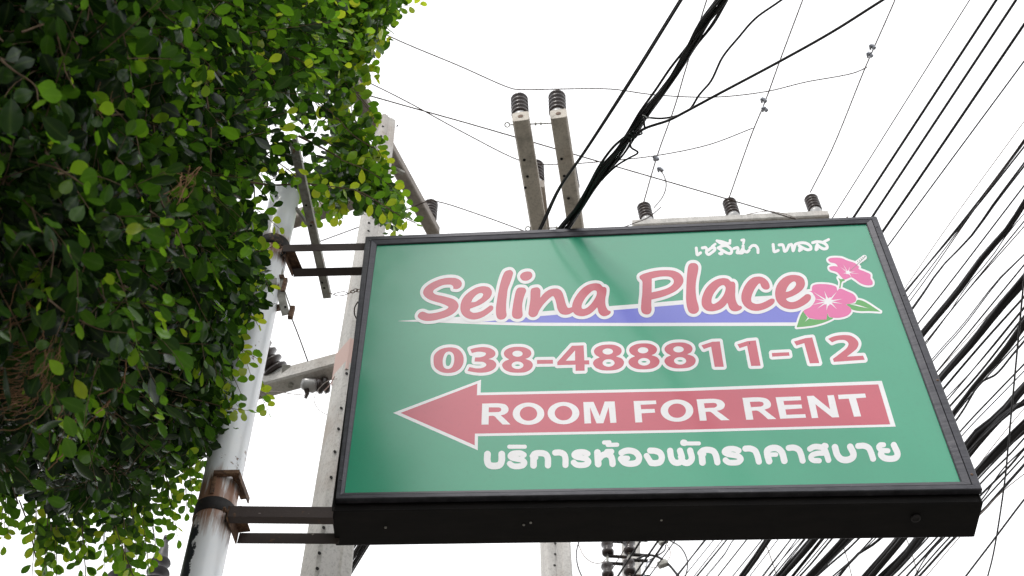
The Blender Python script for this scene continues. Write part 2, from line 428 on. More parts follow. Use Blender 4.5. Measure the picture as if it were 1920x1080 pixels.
# letters of the name (outline, holes)
s8 = 8.31
def G(ox, oy, outer, corners=(), holes=(), hc=()):
    L = [smooth_closed(Z(outer, ox, oy, s8), corners)]
    for h in holes: L.append(smooth_closed(Z(h, ox, oy, s8), hc))
    return L
NAME = []
NAME.append(G(780, 490, [(580,430),(640,435),(700,400),(715,350),(700,310),(640,270),(540,257),(420,270),(300,310),(200,365),(130,430),(110,490),(130,540),(190,590),(280,625),(400,660),(480,695),(505,715),(480,745),(400,780),(300,805),(200,815),(100,787),(50,810),(25,860),(60,900),(140,930),(240,930),(350,910),(480,870),(580,820),(640,760),(665,700),(650,650),(600,600),(500,565),(400,540),(300,515),(265,480),(280,450),(330,415),(420,375),(500,365),(550,370),(578,395)], (0,)))
NAME.append(G(780, 490, [(1065,390),(1140,410),(1180,460),(1180,510),(1150,570),(1080,630),(1000,680),(900,720),(845,740),(840,770),(880,800),(950,800),(1030,775),(1100,730),(1160,690),(1200,705),(1200,750),(1150,800),(1080,850),(1000,890),(900,910),(800,890),(730,840),(695,770),(695,680),(720,600),(780,520),(870,450),(960,405)], (8,), [[(860,640),(890,580),(950,520),(1010,495),(1045,510),(1030,560),(980,600),(920,635)]], (0,)))
NAME.append(G(780, 490, [(1420,145),(1480,140),(1512,180),(1500,240),(1470,330),(1430,440),(1415,560),(1405,680),(1405,780),(1412,850),(1380,895),(1320,912),(1270,890),(1250,840),(1245,740),(1260,620),(1280,500),(1310,360),(1350,230),(1385,165)]))
NAME.append(G(960, 490, [(150,410),(200,420),(220,460),(200,520),(175,600),(160,680),(160,760),(165,850),(140,885),(80,900),(20,880),(0,840),(10,720),(30,600),(60,470),(90,420)]))
NAME.append(G(960, 490, [(125,240),(150,190),(220,162),(290,170),(318,215),(300,265),(230,305),(160,295)]))
NAME.append(G(960, 490, [(350,412),(410,412),(440,450),(442,500),(440,570),(500,500),(580,445),(660,425),(730,435),(780,480),(810,560),(835,650),(865,720),(890,728),(960,715),(1000,760),(940,800),(880,830),(810,835),(750,810),(710,750),(690,660),(665,580),(640,545),(600,565),(540,620),(470,700),(420,780),(390,845),(340,872),(290,865),(258,830),(265,740),(285,600),(290,470),(305,430)], (4,)))
NAME.append(G(960, 490, [(1320,345),(1375,360),(1415,398),(1450,405),(1472,430),(1470,500),(1455,580),(1455,660),(1470,720),(1500,765),(1535,780),(1535,810),(1500,840),(1440,858),(1390,845),(1350,800),(1335,740),(1325,720),(1280,770),(1200,830),(1100,858),(1000,840),(950,790),(935,720),(950,640),(1000,540),(1080,440),(1180,370),(1260,348)], (17,), [[(1085,720),(1095,660),(1140,580),(1200,510),(1270,458),(1315,465),(1318,520),(1280,600),(1220,680),(1150,735),(1100,742)]]))
NAME.append(G(1180, 480, [(160,320),(200,290),(280,262),(400,235),(560,222),(700,235),(790,280),(835,340),(840,410),(800,480),(720,550),(600,610),(480,650),(345,683),(342,760),(345,850),(320,900),(270,915),(210,895),(185,850),(185,740),(200,600),(203,480),(200,395),(165,355)], (13,), [[(350,355),(450,330),(560,320),(650,335),(690,380),(685,430),(620,490),(500,535),(348,570)]], (0, 8)))
NAME.append(G(1180, 480, [(980,112),(1040,120),(1072,160),(1070,240),(1050,340),(1035,450),(1035,560),(1050,680),(1080,790),(1082,850),(1050,890),(1000,905),(940,885),(905,820),(885,700),(885,560),(890,420),(900,280),(915,170),(940,125)]))
NAME.append(G(1180, 480, [(1480,348),(1540,362),(1585,400),(1626,405),(1648,433),(1651,533),(1651,643),(1671,723),(1706,773),(1741,783),(1756,808),(1726,843),(1656,865),(1596,853),(1556,813),(1536,753),(1526,733),(1480,790),(1400,840),(1280,865),(1190,845),(1135,780),(1125,700),(1145,610),(1200,500),(1290,410),(1390,358)], (16,), [[(1280,700),(1300,620),(1350,540),(1420,470),(1470,458),(1498,490),(1490,560),(1450,640),(1380,715),(1310,750),(1285,735)]]))
NAME.append(G(1360, 490, [(520,240),(590,255),(650,300),(685,360),(690,410),(660,440),(610,440),(565,405),(540,350),(525,350),(480,400),(430,490),(402,590),(415,640),(480,665),(560,655),(640,620),(720,583),(765,595),(765,640),(720,690),(620,745),(500,775),(390,760),(300,700),(255,620),(250,530),(280,430),(340,330),(420,260)]))
NAME.append(G(1360, 490, [(1080,215),(1160,230),(1220,275),(1240,340),(1225,410),(1160,480),(1060,540),(950,582),(950,600),(990,630),(1050,638),(1130,610),(1200,560),(1265,515),(1320,525),(1335,570),(1300,630),(1200,700),(1100,740),(980,745),(870,700),(800,620),(775,520),(790,410),(840,320),(920,250),(1000,220)], (7,), [[(940,480),(960,420),(1010,350),(1070,315),(1098,335),(1095,380),(1050,435),(990,470)]], (0,)))
# telephone number
s7 = 6.857
def D(ox, oy, s, outer, corners='all', holes=()):
    if corners == 'all': L = [Z(outer, ox, oy, s)]
    else: L = [smooth_closed(Z(outer, ox, oy, s), corners)]
    for h in holes: L.append(Z(h, ox, oy, s) if len(h) < 9 else smooth_closed(Z(h, ox, oy, s)))
    return L
DIG = []
DIG.append(D(800, 620, s7, [(285,215),(400,235),(465,310),(475,400),(440,480),(370,530),(270,545),(170,525),(105,470),(88,390),(100,310),(170,245)], (), [[(290,268),(335,290),(355,350),(345,430),(315,480),(270,493),(225,475),(207,420),(215,340),(245,285)]]))
DIG.append(D(800, 620, s7, [(560,240),(640,220),(740,212),(830,232),(880,275),(880,315),(850,345),(795,365),(860,385),(895,430),(880,480),(810,525),(700,542),(610,535),(525,518),(550,468),(640,485),(710,480),(760,455),(765,430),(730,405),(680,400),(615,398),(622,345),(700,340),(755,315),(760,290),(720,275),(660,272),(580,288)], (0, 7, 14, 15, 22, 23, 29)))
E8 = [(1170,208),(1270,220),(1335,260),(1345,300),(1320,340),(1270,364),(1340,395),(1365,440),(1345,490),(1280,530),(1170,542),(1060,530),(990,490),(970,440),(995,400),(1060,370),(1010,335),(992,295),(1010,255),(1075,220)]
def eight(cx, cy, kx, lean, tilt, ox):
    f = lambda p: (cx + (p[0] - 1168) * kx + lean * (p[1] - 375), cy + (p[1] - 375) + tilt * (p[0] - 1168))
    return D(ox, 620, s7, [f(p) for p in E8], (5, 15), [[f(p) for p in ell(1168, 297, 66, 39, 24)], [f(p) for p in ell(1168, 445, 76, 48, 24)]])
DIG.append(eight(1168, 375, 1.0, 0.0, 0.0, 800))
DIG.append(D(800, 620, s7, [(1418,378),(1622,375),(1625,425),(1420,428)]))
DIG.append(D(1060, 620, s7, [(85,195),(235,190),(245,382),(305,382),(308,435),(248,435),(248,515),(132,518),(130,438),(-103,445),(-103,405)], 'all', [[(125,255),(125,385),(5,388)]]))
DIG.append(eight(551, 346, 1.01, 0.07, -0.03, 1060))
DIG.append(eight(1006, 331, 1.015, 0.09, -0.035, 1060))
DIG.append(eight(1466, 319, 1.02, 0.14, -0.04, 1060))
DIG.append(D(1320, 610, 6, [(95,185),(178,182),(222,467),(120,468),(80,240),(-2,268),(-29,226)]))
DIG.append(D(1320, 610, 6, [(490,178),(582,170),(637,455),(530,458),(485,230),(400,258),(375,215)]))
DIG.append(D(1320, 610, 6, [(763,312),(955,303),(962,342),(768,353)]))
DIG.append(D(1320, 610, 6, [(1140,145),(1218,137),(1297,425),(1190,428),(1128,200),(1040,228),(1012,183)]))
DIG.append(D(1320, 610, 6, [(1397,153),(1460,125),(1560,110),(1650,118),(1715,160),(1738,205),(1720,260),(1670,305),(1608,352),(1790,342),(1808,388),(1460,412),(1450,378),(1540,310),(1610,250),(1625,205),(1590,170),(1530,165),(1480,175),(1440,192)], (0, 8, 9, 10, 11, 12, 19)))
# white words in the arrow
RM = []
RM.append(D(890, 730, s7, [(97,185),(330,183),(400,200),(432,240),(430,285),(390,320),(335,335),(380,375),(460,453),(360,453),(290,385),(250,345),(180,343),(178,453),(88,455)], (0, 6, 8, 9, 12, 13, 14), [[(182,233),(310,233),(335,242),(342,262),(335,282),(310,293),(180,297)]]))
RM.append([Z(ell(692,315,203,143), 890, 730, s7), Z(ell(692,314,112,92), 890, 730, s7)])
RM.append([Z(ell(1142,307,204,143), 890, 730, s7), Z(ell(1142,307,113,93), 890, 730, s7)])
RM.append(D(890, 730, s7, [(1397,165),(1528,163),(1608,345),(1672,158),(1800,157),(1823,430),(1745,433),(1722,230),(1655,437),(1567,438),(1482,230),(1497,438),(1412,440)]))
RM.append(D(1150, 730, s7, [(260,152),(548,145),(553,190),(350,200),(357,257),(530,253),(537,300),(362,310),(372,425),(283,427)]))
RM.append([Z(ell(818,275,210,143), 1150, 730, s7), Z(ell(818,276,115,92), 1150, 730, s7)])
RM.append(D(1150, 730, s7, [(1070,130),(1310,125),(1390,145),(1432,190),(1420,240),(1375,268),(1330,276),(1400,325),(1495,397),(1385,400),(1310,340),(1250,292),(1185,290),(1200,403),(1112,405)], (0, 6, 8, 9, 12, 13, 14), [[(1165,180),(1290,175),(1322,182),(1335,205),(1325,226),(1300,237),(1175,243)]]))
RM.append(D(1380, 710, 6, [(72,217),(270,212),(350,230),(390,275),(385,320),(320,350),(370,390),(455,455),(360,457),(290,395),(240,362),(178,362),(195,462),(115,463)], (0, 5, 7, 8, 11, 12, 13), [[(155,262),(265,258),(300,266),(312,285),(305,303),(280,315),(168,322)]]))
RM.append(D(1380, 710, 6, [(445,210),(727,200),(733,243),(533,252),(542,297),(738,292),(745,335),(555,347),(567,408),(780,400),(788,440),(497,452)]))
RM.append(D(1380, 710, 6, [(797,197),(872,193),(1058,345),(1027,190),(1100,185),(1160,435),(1082,437),(893,288),(925,442),(853,445)]))
RM.append(D(1380, 710, 6, [(1147,183),(1452,168),(1463,213),(1350,222),(1407,425),(1327,428),(1268,225),(1155,232)]))
# Thai line below (strokes: points, width)
TH = []
def st(ox, oy, s, pts, w, grp): TH.append((crom(Z(pts, ox, oy, s), 6), w / s, grp))
A_, B_, C_ = (890, 810, s7), (1150, 810, s7), (1420, 810, s7)
st(*A_, [(165,285),(163,370),(185,422),(252,438),(322,422),(347,370),(348,285)], 86, 0)
st(*A_, [(445,190),(645,190)], 52, 0)
st(*A_, [(632,296),(595,276),(540,273),(480,285),(460,312),(490,335),(550,347),(610,362),(640,395),(622,428),(550,443),(485,434),(452,408)], 74, 0)
st(*A_, [(757,430),(757,350)], 86, 0); st(*A_, [(748,312),(772,282),(845,272),(912,288),(940,335),(942,430)], 80, 0); st(*A_, [(760,335),(785,330)], 66, 0)
st(*A_, [(1035,267),(1090,264),(1145,285),(1166,330),(1167,426)], 78, 0)
st(*A_, [(1453,281),(1415,262),(1360,258),(1300,270),(1280,297),(1310,320),(1370,332),(1430,347),(1463,380),(1445,413),(1370,428),(1305,419),(1273,393)], 74, 0)
st(*A_, [(1578,264),(1588,412)], 86, 0); st(*A_, [(1597,345),(1640,302),(1700,285),(1748,310),(1766,350),(1773,411)], 82, 0); st(*A_, [(1700,254),(1760,252)], 70, 0)
st(*A_, [(1664,136),(1732,133)], 54, 0); st(*A_, [(1710,167),(1832,165)], 54, 0)
st(*B_, [(105,268),(150,246),(215,240),(290,265),(332,330),(308,388),(225,410),(140,392),(98,345)], 80, 1); st(*B_, [(98,345),(140,335),(185,337)], 62, 1)
st(*B_, [(473,240),(540,244),(600,270),(624,330),(602,385),(540,402),(492,400)], 80, 1); st(*B_, [(428,308),(485,400)], 76, 1)
st(*B_, [(730,242),(747,340),(785,390),(850,392),(882,345),(857,242)], 80, 1); st(*B_, [(870,320),(900,385),(960,398),(1008,350),(987,240)], 80, 1)
st(*B_, [(900,138),(915,140)], 82, 1); st(*B_, [(930,148),(1100,148)], 52, 1)
st(*B_, [(1146,392),(1137,300)], 86, 1); st(*B_, [(1120,270),(1155,238),(1220,230),(1285,248),(1318,300),(1338,390)], 80, 1); st(*B_, [(1140,290),(1160,285)], 70, 1)
st(*B_, [(1612,240),(1570,222),(1510,216),(1450,230),(1430,258),(1470,284),(1540,297),(1610,315),(1640,350),(1612,385),(1540,396),(1475,388),(1442,362)], 74, 1)
st(*B_, [(1697,215),(1760,214),(1820,240),(1850,300),(1871,382)], 78, 1)
st(*C_, [(152,376),(128,290),(130,238),(190,208),(262,214),(315,262),(347,372)], 84, 1); st(*C_, [(150,292),(240,291)], 58, 1)
st(*C_, [(404,206),(470,202),(530,228),(558,280),(583,370)], 78, 1)
st(*C_, [(676,218),(725,192),(795,192),(855,212),(885,270),(914,362)], 74, 1); st(*C_, [(862,178),(878,182)], 76, 1)
st(*C_, [(850,272),(770,276),(705,298),(688,332),(715,362),(795,370)], 68, 1)
st(*C_, [(998,196),(1030,300),(1080,350),(1155,360),(1222,330),(1236,285),(1194,190)], 84, 1)
st(*C_, [(1297,181),(1370,178),(1430,205),(1460,260),(1488,345)], 78, 1)
st(*C_, [(1622,166),(1578,168),(1560,195),(1590,232),(1678,242)], 66, 1)
st(*C_, [(1600,250),(1590,292),(1630,332),(1710,346),(1785,328),(1802,280),(1755,168)], 80, 1)
T2 = []
def s2(pts, w=33): T2.append((crom(Z(pts, 1290, 430, s7), 5), (w + 5) / s7))
s2([(106,242),(112,290),(120,328),(162,303)]); s2([(184,240),(226,235),(240,262),(238,300),(262,324),(305,300),(345,262),(338,236),(300,240),(262,270)]); s2([(310,222),(350,190)], 28)
s2([(388,240),(432,218),(492,212),(540,240),(562,280),(548,310),(505,306),(440,270),(400,248)]); s2([(432,262),(424,318),(405,312)], 30); s2([(440,276),(440,315)], 26)
s2([(372,148),(440,160),(505,182),(538,182)], 30); s2([(372,150),(430,184),(470,188)], 28); s2([(540,142),(538,180)], 28)
s2([(590,248),(636,236),(644,262),(632,302),(668,296),(706,248)]); s2([(708,212),(716,272),(760,292),(785,270)]); s2([(632,300),(690,308),(716,292)], 28)
s2([(690,140),(718,136),(712,178)], 28)
s2([(795,240),(826,212),(868,212),(896,248),(900,300)])
s2([(1094,196),(1100,245),(1110,288),(1160,272)]); s2([(1172,202),(1214,200),(1232,240),(1242,282),(1262,276),(1298,206)]); s2([(1298,204),(1330,196),(1344,240),(1352,276),(1378,196)])
s2([(1392,188),(1450,174),(1525,182),(1572,216),(1580,252),(1540,264),(1478,240),(1428,212)]); s2([(1440,232),(1432,276)], 32); s2([(1432,276),(1462,262)], 26)
s2([(1602,172),(1660,160),(1735,172),(1782,205),(1788,240),(1745,252),(1690,225),(1660,198)]); s2([(1650,215),(1646,264),(1664,252)], 30); s2([(1735,166),(1808,132)], 30)

# ------------------------------------------------------------------ the lightbox sign
SIGN = empty('hanging_sign', on_sign(1230, 945), 'green lightbox sign with red arrow and lettering, hung from the white pole', 'sign')
OUT = [(686, 448), (1643, 410), (1841, 922), (630, 940)]
INN = [(707, 461), (1624, 421), (1801, 905), (646, 926)]
def lerpq(k): return [(a[0] + (b[0] - a[0]) * k, a[1] + (b[1] - a[1]) * k) for a, b in zip(OUT, INN)]
PROF = [(0.0, 0.012), (0.0, -0.012), (0.06, -0.015), (0.47, -0.015), (0.50, -0.010), (0.53, -0.014), (0.94, -0.008), (1.0, -0.004), (1.0, 0.006)]
for i in range(4):
    j = (i + 1) % 4; v = []
    for k, off in PROF:
        q = lerpq(k); g = 0.0004
        a = on_sign(*q[i], off); b = on_sign(*q[j], off); e = (b - a) / np.linalg.norm(b - a) * g
        v += [a + e, b - e]
    m = len(PROF); f = [(2 * k, 2 * k + 2, 2 * k + 3, 2 * k + 1) for k in range(m - 1)]
    f += [(0, 1, 2 * m - 1, 2 * m - 2), tuple(2 * k for k in range(m)), tuple(2 * k + 1 for k in reversed(range(m)))]
    mesh_obj('frame_rail', v, f, M_alu, SIGN)
panel = mesh_obj('face_panel', [on_sign(x, y, o) for o in (0.0, 0.004) for x, y in [(702, 457), (1630, 417), (1807, 910), (640, 932)]],
                 [(0, 3, 2, 1), (4, 5, 6, 7), (0, 1, 5, 4), (1, 2, 6, 5), (2, 3, 7, 6), (3, 0, 4, 7)], M_green, SIGN)
BQ = [(687, 449), (1643, 411), (1845, 936), (620, 953)]
v = []
for off, ins in ((0.020, 0.010), (0.016, 0.004), (0.020, 0.0), (0.028, 0.0), (0.198, 0.0), (0.205, 0.006)):
    c = sum(on_sign(x, y, off) for x, y in BQ) / 4
    for x, y in BQ:
        P = on_sign(x, y, off); e = c - P; v.append(P + e / np.linalg.norm(e) * ins * 1.4)
f = [tuple(r * 4 + k for k in (0, 3, 2, 1)) for r in (0,)] + [(r * 4 + i, r * 4 + (i + 1) % 4, r * 4 + 4 + (i + 1) % 4, r * 4 + 4 + i) for r in range(5) for i in range(4)] + [(20, 21, 22, 23)]
mesh_obj('box_body', v, f, M_body, SIGN)
# seam strip along the underside and pop rivets
mb = MB()
for (x, y) in ((1643, 430), (1694, 558), (1757, 718), (1821, 895), (694, 455), (640, 905)):
    mb = MB(); P = on_sign(x, y, -0.012); lathe(mb, P, -SN, [(0, .0065), (.003, .0062), (.005, .003), (.0055, .0005)], 10); mb.obj('screw', M_rust if x > 1700 else M_alu, SIGN, True)
mb = MB(); P0 = on_sign(1585, 411, 0.02); P1 = on_sign(1596, 411, 0.02); P2 = on_sign(1589, 397, 0.02)
mb.add([P0, P1, P2, P0 + SN * .004, P1 + SN * .004, P2 + SN * .004], [(0, 1, 2), (5, 4, 3), (0, 3, 4, 1), (1, 4, 5, 2), (2, 5, 3, 0)]); mb.obj('bent_metal_tab', M_rust, SIGN)
# round knock-out plug in the underside
P = on_sign(1715, 945, 0.11); P[2] = on_sign(1715, 945)[2] + 0.0
dd = ray(1717, 972); zb = np.dot(on_sign(1720, 941), (0, 0, 1)); P = CAM + dd * ((zb - CAM[2]) / dd[2])
mb = MB(); lathe(mb, P - np.array([0, 0, -0.003]), (0, 0, -1), [(0, .018), (.006, .018), (.0065, .013), (.003, .012), (.003, .001)], 18); mb.obj('drain_plug', M_band, SIGN, True)

for (x, y) in ((723, 989), (982, 984), (995, 980), (1240, 975), (1490, 972), (1660, 962)):
    d_ = ray(x, y); zb = on_sign(1230, 944)[2]; P = CAM + d_ * ((zb - CAM[2]) / d_[2])
    mb = MB(); lathe(mb, P + np.array([0, 0, .001]), (0, 0, -1), [(0, .005), (.003, .0048), (.005, .002)], 10); mb.obj('rivet', M_galv, SIGN, True)

# print
wedge_w = [(745, 602), (800, 598), (1015, 584), (1195, 570), (1279, 563), (1417, 556), (1500, 551), (1512, 580), (1497, 611), (1220, 611.5), (1000, 611), (900, 608), (800, 604)]
wedge_b = [(903, 603.5), (1015, 592.5), (1195, 578), (1279, 571), (1417, 564), (1500, 560), (1507, 580), (1495, 604.5), (1180, 605.5), (1000, 605)]
flat('swoosh_border', [wedge_w], M_white, SIGN, 0.0004)
flat('swoosh', [wedge_b], M_blue, SIGN, 0.0008)
s6 = 6.753
def Fz(p): return Z(p, 1500, 465, s6)
fl1 = smooth_closed(Fz([(150,520),(160,480),(200,462),(300,458),(400,470),(460,495),(472,545),(500,515),(600,550),(680,590),(712,640),(700,680),(640,705),(580,715),(640,760),(650,800),(610,850),(530,880),(430,885),(370,870),(348,825),(335,907),(220,907),(110,887),(45,800),(140,740),(195,640),(150,570),(85,548),(150,540)]), (6, 20, 21, 23, 28, 13))
fl2 = smooth_closed(Fz([(355,150),(380,130),(520,128),(600,160),(700,195),(750,240),(740,262),(820,300),(890,335),(895,385),(920,430),(915,465),(850,475),(770,450),(700,400),(650,372),(600,390),(560,400),(520,365),(470,310),(380,275),(370,245),(420,230),(480,235),(450,200),(380,180)]), (5, 23))
lf1 = smooth_closed(Fz([(585,713),(700,703),(725,660),(780,665),(870,710),(930,750),(1018,808),(880,800),(760,800),(660,780),(615,745)]), (0, 1, 6))
lf2 = smooth_closed(Fz([(40,795),(105,885),(220,908),(335,905),(345,822),(370,875),(420,888),(330,935),(200,975),(100,992),(-43,1006),(5,860)]), (0, 3, 4, 10))
stem = smooth_closed(Fz([(482,378),(515,395),(560,388),(567,414),(532,430),(512,510),(496,506),(505,430)]), (0, 2, 3, 5, 6))
fd = Field(1470, 462, 1670, 630, 0.4)
for q in (fl1, fl2, lf1, lf2): fd.poly([q], 3.6)
fd.poly([stem], 3.4).stroke(Fz([(715, 195), (815, 120)]), 9.5)
flat('flower_border', fd.contours(), M_white, SIGN, 0.0012)
flat('printed_leaf', [lf1], M_leafg, SIGN, 0.0016); flat('printed_leaf', [lf2], M_leafg, SIGN, 0.0016); flat('printed_stem', [stem], M_leafg, SIGN, 0.0015)
def star(c, rays, r, n=18):
    """ragged white centre with tapering rays"""
    pts = []; rays = sorted(rays, key=lambda p: math.atan2(p[1] - c[1], p[0] - c[0]))
    for i, p in enumerate(rays):
        a = math.atan2(p[1] - c[1], p[0] - c[0]); q = rays[(i + 1) % len(rays)]; b = math.atan2(q[1] - c[1], q[0] - c[0])
        if b < a: b += 2 * math.pi
        w = 0.13
        pts += [(c[0] + r * 1.25 * math.cos(a - w), c[1] + r * 1.1 * math.sin(a - w)), p, (c[0] + r * 1.25 * math.cos(a + w), c[1] + r * 1.1 * math.sin(a + w))]
        for k in range(1, 3):
            t = a + w + (b - a - 2 * w) * k / 3; rr = r * (0.8 if k % 2 else 1.1); pts.append((c[0] + rr * math.cos(t), c[1] + rr * 0.9 * math.sin(t)))
    return Fz(pts)
hib = flat('hibiscus_flower', [fl1], M_pink, SIGN, 0.0020); hib['label'] = 'large pink hibiscus seen from the front'
flat('flower_centre', [star((358, 677), [(170,560),(308,545),(466,555),(540,645),(537,708),(467,776),(335,792),(218,770),(150,722),(188,645)], 52)], M_white, hib, 0.0024)
hib2 = flat('hibiscus_flower', [fl2], M_pink, SIGN, 0.0021); hib2['label'] = 'small pink hibiscus with its stamen sticking out'
flat('flower_centre', [star((608, 312), [(545,205),(508,240),(630,238),(705,295),(755,330),(657,378),(545,325)], 26)], M_white, hib2, 0.0025)
fd = Field(1590, 470, 1640, 512, 0.3)
fd.stroke(Fz([(722, 212), (832, 104)]), 1.0)
for k in range(5):
    x, y = 738 + k * 22, 172 - k * 16
    fd.stroke(Fz([(x - 12, y - 6), (x - 4, y + 8)]), 1.0); fd.stroke(Fz([(x + 32, y + 22), (x + 44, y + 30)]), 1.0)
flat('stamen', fd.contours(), M_stamen, hib2, 0.0027)
fd = Field(1590, 490, 1612, 512, 0.3); fd.stroke(Fz([(632, 292), (722, 212)]), 0.9); flat('stamen', fd.contours(), M_stamen, hib2, 0.0029)
flat('leaf_vein', [Fz([(625,712),(720,718),(870,765),(760,745)])], M_white, SIGN, 0.0024)
flat('leaf_vein', [Fz([(120,888),(60,938),(85,905),(100,880)])], M_white, SIGN, 0.0026)
# name
fd = Field(770, 480, 1540, 620, 0.45)
for g in NAME: fd.poly(g, 5.7)
nb = flat('name_border', fd.contours(), M_white, SIGN, 0.0030)
for i, g in enumerate(NAME): flat('letter', g, M_red, nb, 0.0034 + 0.0005 * (i % 2))
fd = Field(800, 618, 1640, 715, 0.45)
for g in DIG: fd.poly(g, 5.6)
db = flat('number_border', fd.contours(), M_white, SIGN, 0.0010)
for g in DIG: flat('digit', g, M_red, db, 0.0014)
arrow = flat('arrow_border', [[(737,774.2),(902,712),(901.2,736.2),(1280,728),(1653.3,714.2),(1679.5,800),(1280,811),(896.2,818),(895.8,844.3)]], M_white, SIGN, 0.0010)
flat('arrow', [[(751,774.3),(895,719.5),(894.2,741.2),(1280,733.5),(1646.7,720.8),(1669.2,795.8),(1280,806),(890.5,813.2),(890,835)]], M_red, arrow, 0.0014)
for g in RM: flat('letter', g, M_white, arrow, 0.0018)
fd = Field(895, 820, 1700, 890, 0.4)
for p, w, g in TH: fd.stroke(p, w)
flat('lettering', fd.contours(), M_white, SIGN, 0.0011)
fd = Field(1295, 440, 1565, 488, 0.35)
for p, w in T2: fd.stroke(p, w)
flat('lettering', fd.contours(), M_white, SIGN, 0.0013)
flat('scratch', [[(1404.6,642.5),(1406,642.3),(1406.2,645.6),(1405,645.9)]], M_hole, SIGN, 0.0020)

# ------------------------------------------------------------------ white steel pole and its brackets
YP = 3.80
pa = on_y(342, 1240, YP); pb = on_y(534, 368, YP)
POLE_RUST = (float(on_y(500, 480, YP)[2]), float(on_y(415, 960, YP)[2]))
axis = (pb - pa) / np.linalg.norm(pb - pa)
foot = pa - axis * (pa[2] / axis[2])
M_pole = pole_mat()
# object coordinates run from world zero, so the mesh is kept in world units with x measured from the pole
POLE = empty('white_pole', (foot[0], foot[1], 0), 'tall white round steel pole, paint chipped and rust stained, carrying the green sign', 'pole')
mb = MB(); n = 48; tube(mb, [foot + axis * t for t in np.linspace(0, np.linalg.norm(pb - foot), 60)], 0.0745, 32)
po = mb.obj('shaft', M_pole, POLE, True)
xoff = float(on_y(385, 1000, YP)[0])
for vv in po.data.vertices: vv.co.x -= xoff
po.location.x += xoff
mb = MB(); lathe(mb, foot, (0, 0, 1), [(0, .17), (.015, .17), (.02, .085), (.08, .08)], 24); mb.obj('base_plate', M_galv, POLE)
def pole_pt(z): return foot + axis * ((z - foot[2]) / axis[2])
def band(px, py, h, name='clamp_band', r=0.0785, m=None, par=None):
    P = on_y(px, py, YP); c = pole_pt(P[2]); mb = MB()
    lathe(mb, c - axis * h / 2, axis, [(0, r - .002), (0.001, r), (h - .001, r), (h, r - .002)], 40)
    return mb.obj(name, m or M_band, par or POLE, True)
# the two ladder-like bracket frames (front bar, back bar, cross piece, band)
def arm_frame(fa, fb, ba, bb, h, label, lv):
    """fa-fb front bar, ba-bb back bar (picture points): depth from the sign's front and back planes"""
    e = empty('sign_bracket', on_sign(*fa), label, 'bracket', 'steel brackets holding the sign to the pole')
    A = on_sign(fa[0], fa[1], 0.02); B = on_sign(fb[0], fb[1], 0.02)
    C = on_sign(*ba); D_ = on_sign(*bb)
    d0 = ray(*ba); C = CAM + d0 * ((A[2] - CAM[2]) / d0[2]); d0 = ray(*bb); D_ = CAM + d0 * ((B[2] - CAM[2]) / d0[2])
    for (P, Q), hv, hf in (((A, B), lv[0], lv[1]), ((C, D_), lv[2], lv[3])):
        # L-angle: upright leaf and flat leaf
        mb = MB(); beam(mb, P, Q, 0.004, hv)
        if hf:
            off = np.array([0, 0.5 * hf * (1 if P is A else -1), -hv / 2 + .002]); beam(mb, P + off + np.array([.001, 0, 0]), Q + off, hf, 0.0042)
        mb.obj('side_bar', M_arm, e)
    mb = MB(); beam(mb, A - np.array([.004, -.002, 0]), C + np.array([-.004, -.004, 0]), 0.005, h * 1.05); beam(mb, A + np.array([.02, 0.004, h / 2 - .002]), C + np.array([.02, -.004, h / 2 - .002]), 0.045, .005); mb.obj('cross_piece', M_rust, e)
    return e, A, C
e1, A1, C1 = arm_frame((530, 459), (688, 456), (551, 514), (682, 511), 0.045, 'upper brown steel bracket joining the top of the sign to the white pole', (.055, 0, .04, .045))
e2, A2, C2 = arm_frame((428, 952), (624, 954), (447, 1009), (636, 1010), 0.062, 'lower brown steel bracket under the bottom left corner of the sign', (.055, .034, .052, 0))
b1 = band(502, 470, 0.075, par=e1); b2 = band(402, 968, 0.062, par=e2)
for e, A in ((e1, A1), (e2, A2)):
    mb = MB(); c = pole_pt(A[2]); t = A + np.array([0, 0.01, 0]); beam(mb, c + np.array([0.06, -0.055, 0]), t + np.array([0.012, 0.0, 0]), 0.006, 0.05); mb.obj('clamp_lug', M_band, e)
    mb = MB(); lathe(mb, t + np.array([-0.015, -0.012, 0.0]), (0, -1, 0), [(0, .009), (.008, .009), (.008, .005), (.02, .005)], 6); mb.obj('bolt', M_rust, e)
# rust-eaten spare bracket just above the lower clamp
e3 = empty('spare_bracket', on_y(430, 910, YP), 'rusty U shaped bracket bolted to the white pole just above the lower clamp', 'bracket')
zt = on_y(424, 895, YP - .075)[2]
P0 = on_y(401, 888, YP - .082); P1 = on_y(449, 887, YP - .082)
mb = MB(); beam(mb, P0, P1, 0.02, 0.022); mb.obj('top_bar', M_rust, e3)
d0 = ray(459, 935); Q1 = CAM + d0 * ((P1[2] - CAM[2]) / d0[2]); d0 = ray(441, 886); Q0 = CAM + d0 * ((P1[2] - CAM[2]) / d0[2])
mb = MB(); beam(mb, Q0, Q1, 0.034, 0.006); beam(mb, Q0 + np.array([.017, 0, -.012]), Q1 + np.array([.017, 0, -.012]), 0.005, 0.03); mb.obj('side_bar', M_rust, e3)
P2 = on_y(403, 892, YP - .08); P3 = on_y(397, 925, YP - .078); mb = MB(); beam(mb, P2, P3, 0.016, 0.004, up=(0, 1, 0)); mb.obj('side_bar', M_rust, e3)
